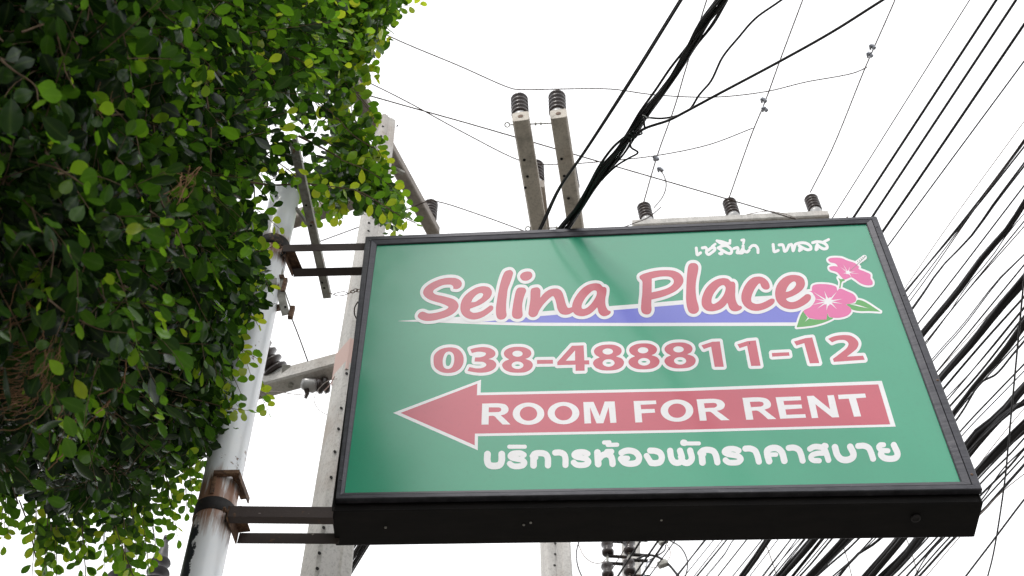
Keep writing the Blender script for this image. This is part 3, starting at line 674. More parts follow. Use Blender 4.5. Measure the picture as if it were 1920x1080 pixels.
# rusty insulator rack hanging off the pole below the upper clamp
e4 = empty('insulator_rack', on_y(530, 540, YP), 'small rusty rack with a bolt hole hanging beside the white pole under the upper bracket', 'rack')
def hz(px, py, z): d = ray(px, py); return CAM + d * ((z - CAM[2]) / d[2])
RK = YP - 0.02
for a, b, w, h, m in (((520, 497), (526, 548), .045, .006, M_galv), ((524, 540), (536, 590), .036, .006, M_galv), ((521, 521), (533, 521), .02, .03, M_rust),
                      ((518, 524), (523, 545), .012, .028, M_rust), ((536, 524), (530, 548), .018, .022, M_rust), ((549, 576), (544, 596), .022, .02, M_rust), ((535, 549), (545, 578), .006, .012, M_galv)):
    mb = MB(); beam(mb, on_y(*a, RK), on_y(*b, RK), w, h, up=(0, 1, 0.3)); mb.obj('rack_plate', m, e4)
mb = MB(); beam(mb, on_y(497, 526, YP - .082), on_y(519, 528, YP - .07), 0.01, 0.045); mb.obj('mounting_lug', M_galv, e4)
mb = MB(); beam(mb, on_y(506, 580, YP + .05), on_y(532, 575, YP - .01), 0.02, 0.03); mb.obj('mounting_lug', M_rust, e4)
for (x, y, r) in ((522.5, 500.5, .008), (535, 576, .006)):
    mb = MB(); P = on_y(x, y, RK - .008); lathe(mb, P, (0, -1, -.3), [(0, r), (.003, r), (.003, r * .5), (0.001, r * .5)], 12); mb.obj('bolt', M_porcw if y < 520 else M_hole, e4)
# perforated steel strip above the sign's left bracket, brace to the pole, turnbuckle to the sign
ZS = 7.17
e5 = empty('perforated_angle_bar', hz(590, 400, ZS), 'pale grey perforated angle bar jutting past the white pole above the sign bracket', 'steel bar')
P0 = hz(548, 262, ZS); P1 = hz(613, 559, ZS)
mb = MB(); beam(mb, P0, P1, 0.038, 0.004); mb.obj('flange', M_galv, e5)
d_, s_, u_ = frame_of(P1 - P0)
mb = MB(); beam(mb, P0 + s_ * .019 + u_ * .016, P1 + s_ * .019 + u_ * .016, 0.004, 0.034); mb.obj('flange', M_galv, e5)
for (x, y) in ((574, 385), (583, 423), (604, 530), (608, 540), (612, 553)):
    P = hz(x, y, ZS - .0025); mb = MB(); lathe(mb, P, (0, 0, -1), [(0, .006), (.0012, .006), (.0014, .001)], 10); mb.obj('slot', M_hole if y < 550 else M_porcw, e5)
mb = MB(); beam(mb, hz(556, 391, ZS + .0), hz(575, 419, ZS + .02), 0.012, 0.022); mb.obj('brace', M_galv, e5)
e6 = empty('turnbuckle', hz(640, 551, ZS - .02), 'small rusty turnbuckle between the perforated bar and the sign', 'turnbuckle')
ZT = ZS - .02
for (a, b) in (((616, 549), (626, 552)), ((652, 551), (660, 547))):
    mb = MB(); tube(mb, [hz(*a, ZT), hz(*b, ZT)], 0.0022); mb.obj('hook', M_rust, e6)
mb = MB(); lp = crom([hz(x, y, ZT) for x, y in ((626, 552), (632, 549), (646, 547), (652, 550), (647, 553), (633, 555))], 5, True); tube(mb, np.vstack([lp, lp[:1]]), 0.0022, 5, False); mb.obj('buckle_body', M_rust, e6)
for (x, y) in ((661, 547), (667, 544), (672, 545)):
    mb = MB(); lp = np.array([hz(x + 4 * math.cos(t), y + 2.5 * math.sin(t), ZT) for t in np.linspace(0, 2 * math.pi, 11)]); tube(mb, lp, 0.0022, 5, False); mb.obj('ring', M_rust, e6)

# ------------------------------------------------------------------ concrete pole behind
def conc_pole(name, top, bottom_px, ypl, wa, wb, ratio, turn, label, holes=True, ztop=None):
    P1 = on_y(*top, ypl); P0 = on_y(*bottom_px, ypl); ax = (P1 - P0) / np.linalg.norm(P1 - P0)
    P0 = P0 - ax * ((P0[2] + 0.16) / ax[2])
    E_ = empty(name, P0, label, 'utility pole')
    # section: rectangle with chamfers and a shallow groove down each broad face
    def sect(w):
        a, b = w / 2, w * ratio / 2; c = w * .09; g = w * .05
        s = [(-a + c, -b), (-a * .3, -b), (-a * .22, -b + g), (a * .22, -b + g), (a * .3, -b), (a - c, -b), (a, -b + c), (a, b - c), (a - c, b), (-a + c, b), (-a, b - c), (-a, -b + c)]
        ct, sn = math.cos(turn), math.sin(turn); return [np.array([x * ct - y * sn, x * sn + y * ct, 0]) for x, y in s]
    v = []; K = 24
    for k in range(K + 1):
        t = k / K
        for q in sect(wb + (wa - wb) * t): v.append(P0 + (P1 - P0) * t + q)
    n = 12; f = [(i * n + j, i * n + (j + 1) % n, (i + 1) * n + (j + 1) % n, (i + 1) * n + j) for i in range(K) for j in range(n)]
    f += [tuple(range(n - 1, -1, -1)), tuple(K * n + j for j in range(n))]
    mesh_obj('shaft', v, f, M_conc, E_)
    return E_, P0, P1
def at_pole_hole(E_, P0, P1, wa, wb, ratio, turn, px, py, r, fx=0.5, side=0):
    # bolt hole on the face that looks towards the camera
    d = ray(px, py); t = 0.5
    ct, sn = math.cos(turn), math.sin(turn)
    nrm = np.array([sn, -ct, 0]) if side == 0 else np.array([ct, sn, 0])
    for _ in range(6):
        C = P0 + (P1 - P0) * t; w = wb + (wa - wb) * t; off = w * ratio / 2 if side == 0 else w / 2
        Q = C + nrm * off; k = np.dot(Q - CAM, nrm) / np.dot(d, nrm); H = CAM + d * k; t = (H[2] - P0[2]) / (P1[2] - P0[2])
    mb = MB(); lathe(mb, H - nrm * .004, nrm, [(0, r * .8), (.005, r), (.0065, r * .9), (.0068, r * .1)], 10); mb.obj('bolt_hole', M_hole, E_)
TURN = math.radians(38)
PA = dict(wa=0.118, wb=0.335, ratio=0.92, turn=TURN)
CP, cp0, cp1 = conc_pole('concrete_pole', (724, 228), (611, 1077), 5.3, PA['wa'], PA['wb'], PA['ratio'], TURN, 'tall grey white concrete utility pole with bolt holes behind the left edge of the sign')
for (x, y) in ((718, 237), (715, 255), (711, 405), (709, 418), (692, 418), (691, 433), (650, 700), (640, 765), (635, 804), (628, 847), (621, 895), (607, 989), (599, 1037), (595, 1066)):
    at_pole_hole(CP, cp0, cp1, PA['wa'], PA['wb'], PA['ratio'], TURN, x, y, 0.010)
for (x, y) in ((745, 236), (736, 296), (738, 255), (737, 270)):
    at_pole_hole(CP, cp0, cp1, PA['wa'], PA['wb'], PA['ratio'], TURN, x, y, 0.011 if y in (236, 296) else .006, side=1)
v0 = on_y(640, 662, 5.3)[2]; v1_ = on_y(632, 720, 5.3)[2]
mb = MB(); K = (v0 - cp0[2]) / (cp1[2] - cp0[2]); K2 = (v1_ - cp0[2]) / (cp1[2] - cp0[2]); pts = []
w = PA['wb'] + (PA['wa'] - PA['wb']) * K; a, b = w / 2 + .002, w * .92 / 2 + .002
for zz, kk in ((v1_, K2), (v0, K)):
    C = cp0 + (cp1 - cp0) * kk
    for x, y in ((-a, -b), (a, -b), (a, b), (-a, b)): pts.append(C + np.array([x * math.cos(TURN) - y * math.sin(TURN), x * math.sin(TURN) + y * math.cos(TURN), 0]))
mb.add(pts, [(0, 1, 5, 4), (1, 2, 6, 5), (2, 3, 7, 6), (3, 0, 4, 7)]); mb.obj('painted_band', M_pinkband, CP)

INS_PROF = lambda L, r, n: sum([[(L * (k + .05) / n, r * .62), (L * (k + .30) / n, r * .98), (L * (k + .52) / n, r), (L * (k + .72) / n, r * .80), (L * (k + .95) / n, r * .62)] for k in range(n)], [])
def insulator(px, py, P, L, r, n, label, base=0.09, axis=(0, 0, 1), mat=None):
    """post insulator: grey base, ribbed dark body, metal cap; P = foot of the ribbed body"""
    axis = np.asarray(axis, float) + np.array([random.uniform(-.05, .05), random.uniform(-.03, .03), 0]); axis = axis / np.linalg.norm(axis)
    E_ = empty('insulator', P - axis * base, label, 'insulator', 'ribbed insulators on the pole crossarms')
    mb = MB(); lathe(mb, P - axis * base, axis, [(0, r * .5), (base * .2, r * .7), (base * .7, r * .86), (base, r * .80)], 20); mb.obj('base', M_porcw, E_, True)
    mb = MB(); lathe(mb, P, axis, INS_PROF(L, r, n), 22); mb.obj('ribbed_body', mat or M_porc, E_, True)
    mb = MB(); lathe(mb, P + axis * L, axis, [(0, r * .6), (L * .06, r * .55), (L * .1, r * .35), (L * .16, r * .3)], 16); mb.obj('cap', M_steelgrey, E_, True)
    return E_
GA = 'concrete crossarms on the utility poles'
def crossarm(a, b, z, w, h, mat, label, z2=None):
    A = hz(*a, z); B = hz(*b, z2 or z); E_ = empty('crossarm', (A + B) / 2, label, 'crossarm', GA)
    mb = MB(); beam(mb, A, B, w, h, ch=.1); mb.obj('beam', mat, E_); return E_, A, B
# pair of long arms above the sign
ZA = 10.55
for (a, b, lab, hl) in (((976, 218), (1062, 735), 'left one of the two concrete crossarms reaching over the sign towards the camera', [(983, 300), (989, 331), (985, 352)]),
                        ((1047, 213), (1128, 735), 'right one of the two concrete crossarms reaching over the sign towards the camera', [(1053, 298), (1058, 330), (1066, 372)])):
    E_, A, B = crossarm(a, b, ZA, 0.125, 0.125, M_conc2, lab)
    for x, y in hl:
        P = hz(x, y, ZA - .0635); mb = MB(); lathe(mb, P + np.array([0, 0, .002]), (0, 0, -1), [(0, .012), (.003, .012), (.0035, .002)], 10); mb.obj('bolt_hole', M_hole, E_)
    P = A - (B - A) / np.linalg.norm(B - A) * .001 + np.array([0, 0, 0.0]); d_ = (A - B) / np.linalg.norm(A - B)
    mb = MB(); lathe(mb, A - d_ * .002, d_, [(0, .02), (.006, .02), (.007, .004)], 10); mb.obj('end_bolt', M_rust, E_)
    insulator(0, 0, A + np.array([0, .075, .13]), 0.27, 0.068, 5, 'black ribbed insulator on the near end of the ' + lab.split(' one')[0] + ' long crossarm')
for (a, b, lab) in (((951, 234), (1066, 230), 'thin tie rod with an eye joining the front ends of the two long crossarms'), ((990, 429), (1093, 425), 'thin tie rod joining the two long crossarms just above the sign')):
    e = empty('tie_rod', hz(*a, ZA), lab, 'rod'); mb = MB(); tube(mb, [hz(a[0] + 6, a[1], ZA), hz(*b, ZA)], .006); mb.obj('rod', M_galv, e)
    mb = MB(); lp = np.array([hz(a[0] + 4.5 * math.cos(t), a[1] + 4.5 * math.sin(t), ZA) for t in np.linspace(0, 2 * math.pi, 13)]); tube(mb, lp, .005, 5, False); mb.obj('eye', M_galv, e)
    for x in (a[0] + 52, a[0] + 62, b[0] - 8) : 
        mb = MB(); P = hz(x if x < b[0] else b[0], a[1] + (b[1] - a[1]) * (x - a[0]) / (b[0] - a[0]), ZA); lathe(mb, P, (1, 0, 0), [(0, .014), (.01, .014)], 6); mb.obj('nut', M_galv, e)
# lower arm behind with two more insulators
E_, A, B = crossarm((1011, 345), (1023, 450), 10.9, 0.085, 0.10, M_conc3, 'short dark crossarm with a grey steel strap behind the left long crossarm')
mb = MB(); beam(mb, hz(1009, 345, 10.84), hz(1017, 450, 10.84), .03, .01); mb.obj('steel_strap', M_steelgrey, E_)
insulator(0, 0, hz(1005, 343, 11.0), 0.27, .072, 6, 'ribbed insulator half hidden behind the left long crossarm')
E_, A, B = crossarm((1076, 350), (1090, 450), 10.9, 0.075, 0.10, M_conc3, 'dark crossarm hidden behind the right long crossarm')
insulator(0, 0, hz(1071, 352, 11.0), 0.30, .072, 6, 'ribbed insulator half hidden behind the right long crossarm')
# arm across the top of the sign
YA = 6.9
A = on_y(1186, 426, YA); B = on_y(1552, 408, YA)
E_ = empty('crossarm', (A + B) / 2, 'pale level concrete crossarm just above the top edge of the sign', 'crossarm', GA)
mb = MB(); beam(mb, A, B, .11, .09); mb.obj('beam', M_conc, E_)
for (x, y, o) in ((1213, 412, 'left'), (1375, 404, 'middle'), (1529, 396, 'right')):
    P = on_y(x, y, YA); insulator(0, 0, P, .22, .065, 5, f'black ribbed insulator, {o} one of three on the crossarm along the sign top', base=.1)
# crossarms of the tall pole
E_, A, B = crossarm((642, 122), (814, 436), 10.9, .10, .105, M_conc3, 'long brown crossarm behind the top of the tall concrete pole, running down to the right')
P = hz(672, 168, 11.05); insulator(0, 0, P, .16, .055, 3, 'insulator at the upper left end of the crossarm beside the leaves')
P = hz(805, 411, 11.0); insulator(0, 0, P, .24, .062, 6, 'ribbed insulator at the lower right end of the brown crossarm')
mb = MB(); beam(mb, hz(741, 316, 10.83), hz(757, 325, 10.83), .03, .03); mb.obj('bracket', M_galv, E_)
E_, A, B = crossarm((706, 362), (470, 436), 10.2, .10, .12, M_conc3, 'dark crossarm passing behind the white pole to the left, under the leaves')
E_, A, B = crossarm((646, 682), (440, 738), 8.2, .12, .12, M_conc, 'stained concrete crossarm between the white pole and the tall concrete pole')
mb = MB(); beam(mb, hz(537, 684, 8.25), hz(534, 715, 8.15), .05, .008); beam(mb, hz(541, 722, 8.13), hz(549, 724, 8.13), .03, .02); mb.obj('clamp', M_galv, E_)
P = hz(519, 700, 8.27); insulator(0, 0, P, .34, .088, 6, 'large ribbed insulator leaning on the crossarm right beside the white pole', axis=(-.5, -.42, .55), base=.055)
P = hz(566, 719, 8.1)
E_ = empty('fuse_cutout', P, 'small white and dark fuse insulator hanging under the stained crossarm', 'fuse')
mb = MB(); lathe(mb, P, (.9, .1, -.22), [(0, .03), (.02, .04), (.08, .045), (.10, .03)], 16); mb.obj('body', M_porcw, E_, True)
mb = MB(); lathe(mb, P + np.array([.09, .01, -.02]), (.8, .1, .3), [(0, .03), (.01, .05), (.03, .05), (.04, .03), (.05, .055), (.075, .05), (.085, .02)], 16); mb.obj('shed', M_porc, E_, True)
mb = MB(); tube(mb, [hz(574, 728, 8.05), hz(576, 738, 8.03), hz(573, 746, 8.0)], [.018, .015, .01], 8); mb.obj('contact', M_porc, E_)
mb = MB(); tube(mb, crom([hz(x, y, 7.82) for x, y in ((573, 741), (550, 739), (510, 734), (495, 738))], 5), .0025, 5); tag(mb.obj('jumper_wire', M_wirepale), 'thin pale jumper wire under the stained crossarm', 'wire')
mb = MB(); tube(mb, crom([hz(x, y, 7.8) for x, y in ((640, 708), (612, 716), (594, 735), (589, 752), (600, 770), (618, 780))], 6), .002, 5); tag(mb.obj('wire_loop', M_wirepale), 'faint thin wire loop beside the tall concrete pole', 'wire')
mb = MB(); tube(mb, crom([hz(x, y, 7.8) for x, y in ((628, 705), (618, 722), (608, 733))], 6), .003, 5); tag(mb.obj('wire_end', M_pinkband), 'short pinkish wire end hanging by the painted band', 'wire')

# poles and hardware showing below the sign
P2, q0, q1 = conc_pole('concrete_pole', (1026, 700), (1043, 1060), 8.0, .205, .235, .8, math.radians(14), 'square concrete pole with two bolt holes showing below the sign, left one')
for x, y in ((1041, 1019), (1041, 1039), (1040, 1060)): at_pole_hole(P2, q0, q1, .205, .235, .8, math.radians(14), x, y, .011)
P3, q0, q1 = conc_pole('concrete_pole', (1175, 760), (1184, 1060), 9.0, .15, .17, .8, math.radians(-10), 'concrete pole behind spool insulators showing below the sign, right one')
def spool_rack(px, tops, y, label):
    e = empty('spool_rack', on_y(px, tops[0], y), label, 'insulator rack')
    for t in tops:
        P = on_y(px, t, y)
        mb = MB(); lathe(mb, P, (0, 0, 1), [(-.07, .035), (-.06, .05), (-.035, .052), (-.02, .036), (.02, .036), (.035, .052), (.06, .05), (.07, .035)], 16); mb.obj('spool', M_porc, e, True)
        for dz in (-.085, .085):
            mb = MB(); beam(mb, P + np.array([-.02, 0, dz]), P + np.array([.16, .02, dz]), .03, .015); mb.obj('rack_arm', M_band, e)
    mb = MB(); tube(mb, [on_y(px, tops[0] - 12, y), on_y(px, tops[-1] + 30, y)], .012, 6); mb.obj('rod', M_galv, e)
    return e
spool_rack(1139, (1028, 1070), 8.7, 'rack of black spool insulators left of the right hand pole under the sign')
spool_rack(1180, (1025, 1064), 8.6, 'rack of dark spool insulators before the right hand pole under the sign')
for (pts, r, m, lab) in (
    ([(1087, 1010), (1081, 1035), (1083, 1060), (1092, 1084)], .006, M_cable, 'thin dark wire curving down left of the spool insulators'),
    ([(1085, 1022), (1095, 1042), (1112, 1055), (1128, 1055), (1136, 1048)], .004, M_wirepale, 'thin pale wire loop hanging between pole and spool insulators'),
    ([(1195, 1048), (1212, 1041), (1230, 1043), (1250, 1055), (1275, 1084)], .010, M_cable, 'thick black service wire arching away from the right hand pole'),
    ([(1255, 1013), (1275, 1025), (1287, 1045), (1289, 1062), (1284, 1086)], .006, M_cable, 'black wire arc hanging below the sign, right of the poles'),
    ([(1248, 1022), (1246, 1032), (1232, 1042), (1218, 1050)], .006, M_cable, 'short curled wire end below the sign edge'),
    ([(1250, 1020), (1257, 1035), (1254, 1048), (1246, 1058)], .004, M_wirepale, 'thin grey wire leading to the small connector under the sign'),
    ([(1222, 1050), (1213, 1056), (1211, 1064), (1206, 1084)], .006, M_steelgrey, 'thin bluish wire beside the right hand pole'),
    ([(1207, 1062), (1230, 1064), (1238, 1062)], .003, M_wirepale, 'short level wire to the small connector')):
    mb = MB(); tube(mb, crom([on_y(x, y, 8.5) for x, y in pts], 6), r, 6); tag(mb.obj('loose_wire', m), lab, 'wire')
mb = MB(); P = on_y(1244, 1060, 8.5); beam(mb, P + np.array([-.04, 0, .0]), P + np.array([.03, 0, .03]), .05, .05); tag(mb.obj('wire_connector', M_galv), 'small grey wire connector box below the sign', 'connector')
mb = MB(); P = on_y(1245, 1018, 8.5); beam(mb, P + np.array([-.04, 0, .0]), P + np.array([.03, 0, .03]), .04, .04); tag(mb.obj('wire_connector', M_galv), 'small grey connector tucked against the sign bottom edge', 'connector')

# transformer bushings at the lower left
for (x, y, lab) in ((209, 1072, 'left one of two dark transformer bushings under the leaves'), (284, 1062, 'right one of two dark transformer bushings under the leaves')):
    P = on_y(x, y + 60, 8.4); e = empty('transformer_bushing', P, lab, 'bushing', 'transformer bushings below the foliage')
    mb = MB(); prof = []
    for k in range(5): prof += [(k * .11, .05), (k * .11 + .03, .13 - k * .012), (k * .11 + .045, .125 - k * .012), (k * .11 + .07, .052)]
    prof += [(.56, .045), (.66, .03), (.68, .012)]
    lathe(mb, P - np.array([0, 0, 0.1]), (0, 0, 1), prof, 22); mb.obj('ribbed_body', M_bush, e, True)
    mb = MB(); lathe(mb, P + np.array([0, 0, .56]), (0, 0, 1), [(0, .02), (.06, .02), (.065, .03), (.09, .03)], 10); mb.obj('terminal', M_bush, e)
    mb = MB(); lathe(mb, P - np.array([0, 0, .35]), (0, 0, 1), [(0, .11), (.2, .11), (.25, .06)], 16); mb.obj('base', M_galv, e)

# ------------------------------------------------------------------ wires and cables
def line3(pts, z, ext0=0.0, ext1=0.0, per=6, sm=True, z1=None):
    n = len(pts)
    P = [hz(x, y, z if z1 is None else z + (z1 - z) * i / max(n - 1, 1)) for i, (x, y) in enumerate(pts)]
    if ext0: d = P[0] - P[1]; P = [P[0] + d / np.linalg.norm(d) * ext0] + P
    if ext1: d = P[-1] - P[-2]; P = P + [P[-1] + d / np.linalg.norm(d) * ext1]
    return crom(P, per) if sm else np.array(P)
def wire(name, pts, z, wpx, label, mat=None, ext0=0.0, ext1=0.0, group=None, cat='wire', z1=None, n=6):
    P = line3(pts, z, ext0, ext1, z1=z1); mid = np.mean([hz(x, y, z) for x, y in pts], axis=0)
    mb = MB(); tube(mb, P, (wpx * 1.1 + .55) * m_per_px(mid) / 2, n); return tag(mb.obj(name, mat or M_cable, smooth=True), label, cat, group)
# the thick bundle that rests on the sign's top edge and passes overhead
ZB = 7.04
E_ = empty('cable_bundle', hz(1058, 430, ZB), 'thick bundle of black cables passing over the top edge of the sign', 'cable bundle')
Lb = [(1405, -90), (1343, 0), (1310, 45), (1290, 85), (1262, 130), (1235, 170), (1200, 215), (1179, 248), (1155, 278), (1126, 314), (1105, 349), (1081, 388), (1046, 429), (990, 515), (800, 815), (668, 1020), (600, 1125)]
Rb = [(1425, -90), (1369, 0), (1338, 45), (1306, 85), (1277, 130), (1250, 170), (1222, 215), (1197, 248), (1170, 288), (1140, 322), (1114, 356), (1096, 388), (1071, 429), (1012, 515), (825, 815), (693, 1020), (640, 1108)]
NS = 11
for k in range(NS):
    a = (k + .5) / NS; pts = []; ph = random.uniform(0, 6.28)
    for i, (L, R_) in enumerate(zip(Lb, Rb)):
        t = min(max(a + .22 * math.sin(i * 1.15 + ph) * (0.4 if i > 11 else 1), 0), 1)
        bow = 0
        if k in (0,) and 4 <= i <= 7: bow = -5
        if k in (2,) and 8 <= i <= 11: bow = -5
        pts.append((L[0] + (R_[0] - L[0]) * t + bow, L[1] + (R_[1] - L[1]) * t + bow * .5))
    zz = ZB + .012 * math.sin(k * 2.1)
    P = line3(pts, zz, 4.0, 6.0); mb = MB(); tube(mb, P, random.choice([.006, .0065, .0075, .005]), 6); mb.obj('strand', M_cable, E_, True)
mb = MB(); tube(mb, line3([(1182, 262), (1183, 276), (1196, 286), (1180, 296), (1157, 310), (1135, 330), (1128, 338)], ZB - .02), .005, 6); mb.obj('loose_end', M_cable, E_, True)
for (x, y) in ((1181, 250), (1190, 246)):
    mb = MB(); lp = line3([(x - 10, y + 4), (x, y + 8), (x + 14, y + 4), (x + 6, y - 4)], ZB - .04); tube(mb, lp, .004, 5); mb.obj('tie', M_cable, E_)
for k, o in enumerate((0, 3)):
    wire('overhead_cable', [(1275 + o, 0), (1190 + o, 137), (1095 + o * .5, 285), (1048 + o * .6, 353), (1012 + o, 428), (985, 480), (860, 690), (632 + o * 2, 1018), (592, 1088)], ZB + .05 - k * .02, 3.6,
         ['black cable running left of the thick bundle down to the sign top', 'twin black cable twisted beside the one left of the bundle'][k], ext0=4, ext1=5, cat='cable')
wire('drop_cable', [(1465, 0), (1416, 35), (1385, 70), (1355, 107), (1333, 152), (1311, 178), (1293, 205), (1272, 216), (1240, 222), (1212, 220)], ZB - .03, 3.6, 'crooked black drop cable joining the thick bundle in a bend', ext0=2, cat='cable')
wire('drop_cable', [(1655, 0), (1560, 60), (1462, 115), (1340, 180), (1290, 207), (1255, 225), (1205, 243), (1190, 258)], ZB - .05, 5.0, 'straight thick black drop cable branching off the bundle to the upper right', ext0=3, cat='cable')
for (a, b, lab) in (((1207, 221), (1209, 243), 'short tie wire between the two drop cables at the bundle'), ((1206, 228), (1192, 248), 'slanted tie wire at the bundle junction')):
    wire('tie_wire', [a, b], ZB - .05, 3, lab)
wire('hook_wire', [(1205, 216), (1210, 218), (1214, 222), (1220, 220)], ZB - .07, 1.5, 'small white hook wire at the bundle junction', mat=M_porcw)
# high voltage wires
HV = 11.15
wire('high_voltage_wire', [(560, -20), (730, 68), (860, 123), (960, 166), (977, 168), (1045, 167), (1145, 167), (1220, 177), (1300, 182), (1360, 181), (1440, 171), (1510, 154), (1600, 137), (1626, 126)], HV, 1.8, 'thin wire strung over the two front insulators', mat=M_wire, ext0=3)
wire('high_voltage_wire', [(678, 148), (760, 189), (870, 249), (975, 301), (1007, 307), (1045, 308), (1075, 307), (1160, 300), (1235, 291), (1330, 271), (1412, 240)], HV, 1.7, 'thin wire from the upper left insulator to the rear insulators', mat=M_wire)
wire('high_voltage_wire', [(560, 146), (680, 176), (780, 204), (880, 232), (1130, 305), (1360, 372), (1492, 411)], HV - .4, 2.1, 'thin dark wire slanting from the leaves down to the sign top', mat=M_wire)
wire('high_voltage_wire', [(500, 490), (547, 472), (675, 425), (767, 391), (805, 377), (825, 379), (900, 403), (985, 434), (1060, 462)], 10.85, 1.7, 'thin wire over the lower right insulator of the brown crossarm', mat=M_wire)
for (pts, lab, cl) in (([(1338, -40), (1325, 0), (1309, 52), (1285, 132), (1265, 200), (1233, 290), (1205, 386)], 'thin vertical wire down to the left insulator of the three', ((1230, 297), (1238, 318))),
                       ([(1520, -40), (1505, 0), (1463, 112), (1434, 192), (1410, 250), (1366, 374)], 'thin vertical wire down to the middle insulator of the three', ((1432, 188), (1434, 205))),
                       ([(1694, -40), (1678, 0), (1642, 82), (1621, 130), (1560, 280), (1519, 361)], 'thin vertical wire down to the right insulator of the three', ((1636, 88), (1631, 103)))):
    wire('riser_wire', pts, 11.6, 1.9, lab, mat=M_wire, ext0=3)
    e = empty('wire_clamp', hz(*cl[0], 11.55), 'grey line clamp on the ' + lab.split('down to ')[1].replace(' of the three', "'s wire"), 'clamp', 'grey clamps on the thin riser wires')
    for q in cl:
        c = hz(*q, 11.55); mb = MB(); beam(mb, c + np.array([-.018, -.015, 0]), c + np.array([.022, .015, .01]), .026, .03)
        lathe(mb, c + np.array([-.02, 0, 0]), (.3, 1, 0), [(-.022, .009), (.025, .009)], 6); beam(mb, c + np.array([0, -.022, -.015]), c + np.array([.008, .022, .01]), .014, .022); mb.obj('jaw', M_steelgrey, e)
wire('jumper_wire', [(1238, 318), (1246, 332), (1249, 348), (1243, 368), (1226, 390)], 11.5, 1.5, 'fine curved jumper from the clamp to the left insulator of the three', mat=M_wire)
wire('jumper_wire', [(1495, 411), (1480, 404), (1440, 396), (1400, 402)], 11.3, 1.2, 'fine wire end above the middle of the sign top', mat=M_wirepale)
wire('jumper_wire', [(1155, 432), (1185, 420), (1215, 408), (1240, 388)], 11.3, 1.4, 'fine wire rising beside the left insulator of the three', mat=M_wire)
wire('jumper_wire', [(545, 592), (560, 630), (577, 677)], 7.6, 1.9, 'thin wire running from the rusty rack down to the stained crossarm', mat=M_wire)
wire('hanging_wire', [(470, 330), (476, 350), (477, 368), (470, 390), (455, 402)], 8.0, 1.8, 'thin curled wire hanging in the gap between leaves and pole top', mat=M_wire)
wire('sign_lead', [(671, 566), (665, 577), (665, 590), (670, 600)], 6.75, 1.8, 'short lead hanging at the back left edge of the sign', mat=M_wire)
# parallel cables to the right of the sign; each runs on behind the sign and out below it
right = [  # points, width, number of strands, kind
    ([(1818, 0), (1560, 410), (1196, 990)], 1.3, 1), ([(1868, 0), (1599, 410), (1204, 1010), (1160, 1078)], 3.2, 1), ([(1905, 0), (1634, 409), (1240, 1005), (1188, 1080)], 3.2, 1),
    ([(1920, 46), (1660, 427), (1247, 1016), (1203, 1080)], 3.4, 1), ([(1920, 115), (1665, 461), (1290, 980)], 2.0, 1), ([(1920, 270), (1850, 362), (1798, 427), (1698, 548), (1320, 1013), (1267, 1080)], 5.5, 2),
    ([(1827, 393), (1707, 563), (1380, 980)], 1.4, 1), ([(1920, 311), (1868, 380), (1820, 447), (1767, 502), (1712, 580), (1358, 1014), (1306, 1078)], 4.8, 2),
    ([(1930, 362), (1886, 430), (1843, 480), (1795, 547), (1728, 630), (1441, 1011), (1416, 1047), (1391, 1080)], 9, 4), ([(1920, 397), (1890, 433), (1853, 487), (1807, 540), (1793, 565), (1737, 640), (1375, 1014), (1362, 1036), (1325, 1080)], 2.6, 2),
    ([(1920, 425), (1793, 570), (1740, 640), (1459, 1011), (1406, 1080)], 1.3, 1), ([(1920, 477), (1873, 523), (1803, 613), (1750, 673), (1484, 1011), (1431, 1080)], 2.6, 2),
    ([(1920, 527), (1873, 580), (1820, 647), (1763, 713), (1525, 1011), (1492, 1048), (1462, 1080)], 11, 5), ([(1920, 557), (1845, 643), (1770, 733), (1541, 1011), (1484, 1080)], 5.5, 2),
    ([(1920, 593), (1833, 703), (1793, 748), (1559, 1011), (1520, 1058), (1500, 1080)], 2.8, 1), ([(1920, 607), (1880, 662), (1827, 722), (1790, 770), (1587, 1011), (1519, 1080)], 10, 4),
    ([(1920, 640), (1897, 667), (1867, 702), (1840, 717), (1797, 782), (1609, 1011), (1544, 1069)], 3, 1), ([(1920, 683), (1865, 740), (1803, 806), (1634, 1011), (1600, 1047), (1562, 1080)], 2.2, 1),
    ([(1920, 717), (1888, 752), (1807, 830), (1653, 1011), (1606, 1044), (1577, 1080)], 5, 2), ([(1920, 730), (1873, 783), (1843, 803), (1810, 840), (1681, 1009), (1619, 1080)], 10, 4),
    ([(1920, 757), (1897, 768), (1860, 803), (1817, 852), (1692, 1009), (1632, 1080)], 8, 3), ([(1925, 797), (1887, 833), (1833, 889), (1725, 1009), (1697, 1044), (1659, 1080)], 12, 5),
    ([(1920, 822), (1895, 850), (1840, 905), (1756, 1008), (1684, 1080)], 2.4, 1), ([(1920, 842), (1892, 875), (1842, 925), (1767, 1006), (1700, 1080)], 3, 1), ([(1920, 867), (1880, 913), (1837, 962), (1791, 1006), (1725, 1080)], 4, 2)]
ords = ['first', 'second', 'third', 'fourth', 'fifth', 'sixth', 'seventh', 'eighth', 'ninth', 'tenth', 'eleventh', 'twelfth', 'thirteenth', 'fourteenth', 'fifteenth', 'sixteenth', 'seventeenth',
        'eighteenth', 'nineteenth', 'twentieth', 'twenty-first', 'twenty-second', 'twenty-third', 'twenty-fourth', 'twenty-fifth']
GC = 'parallel overhead cables right of the sign'
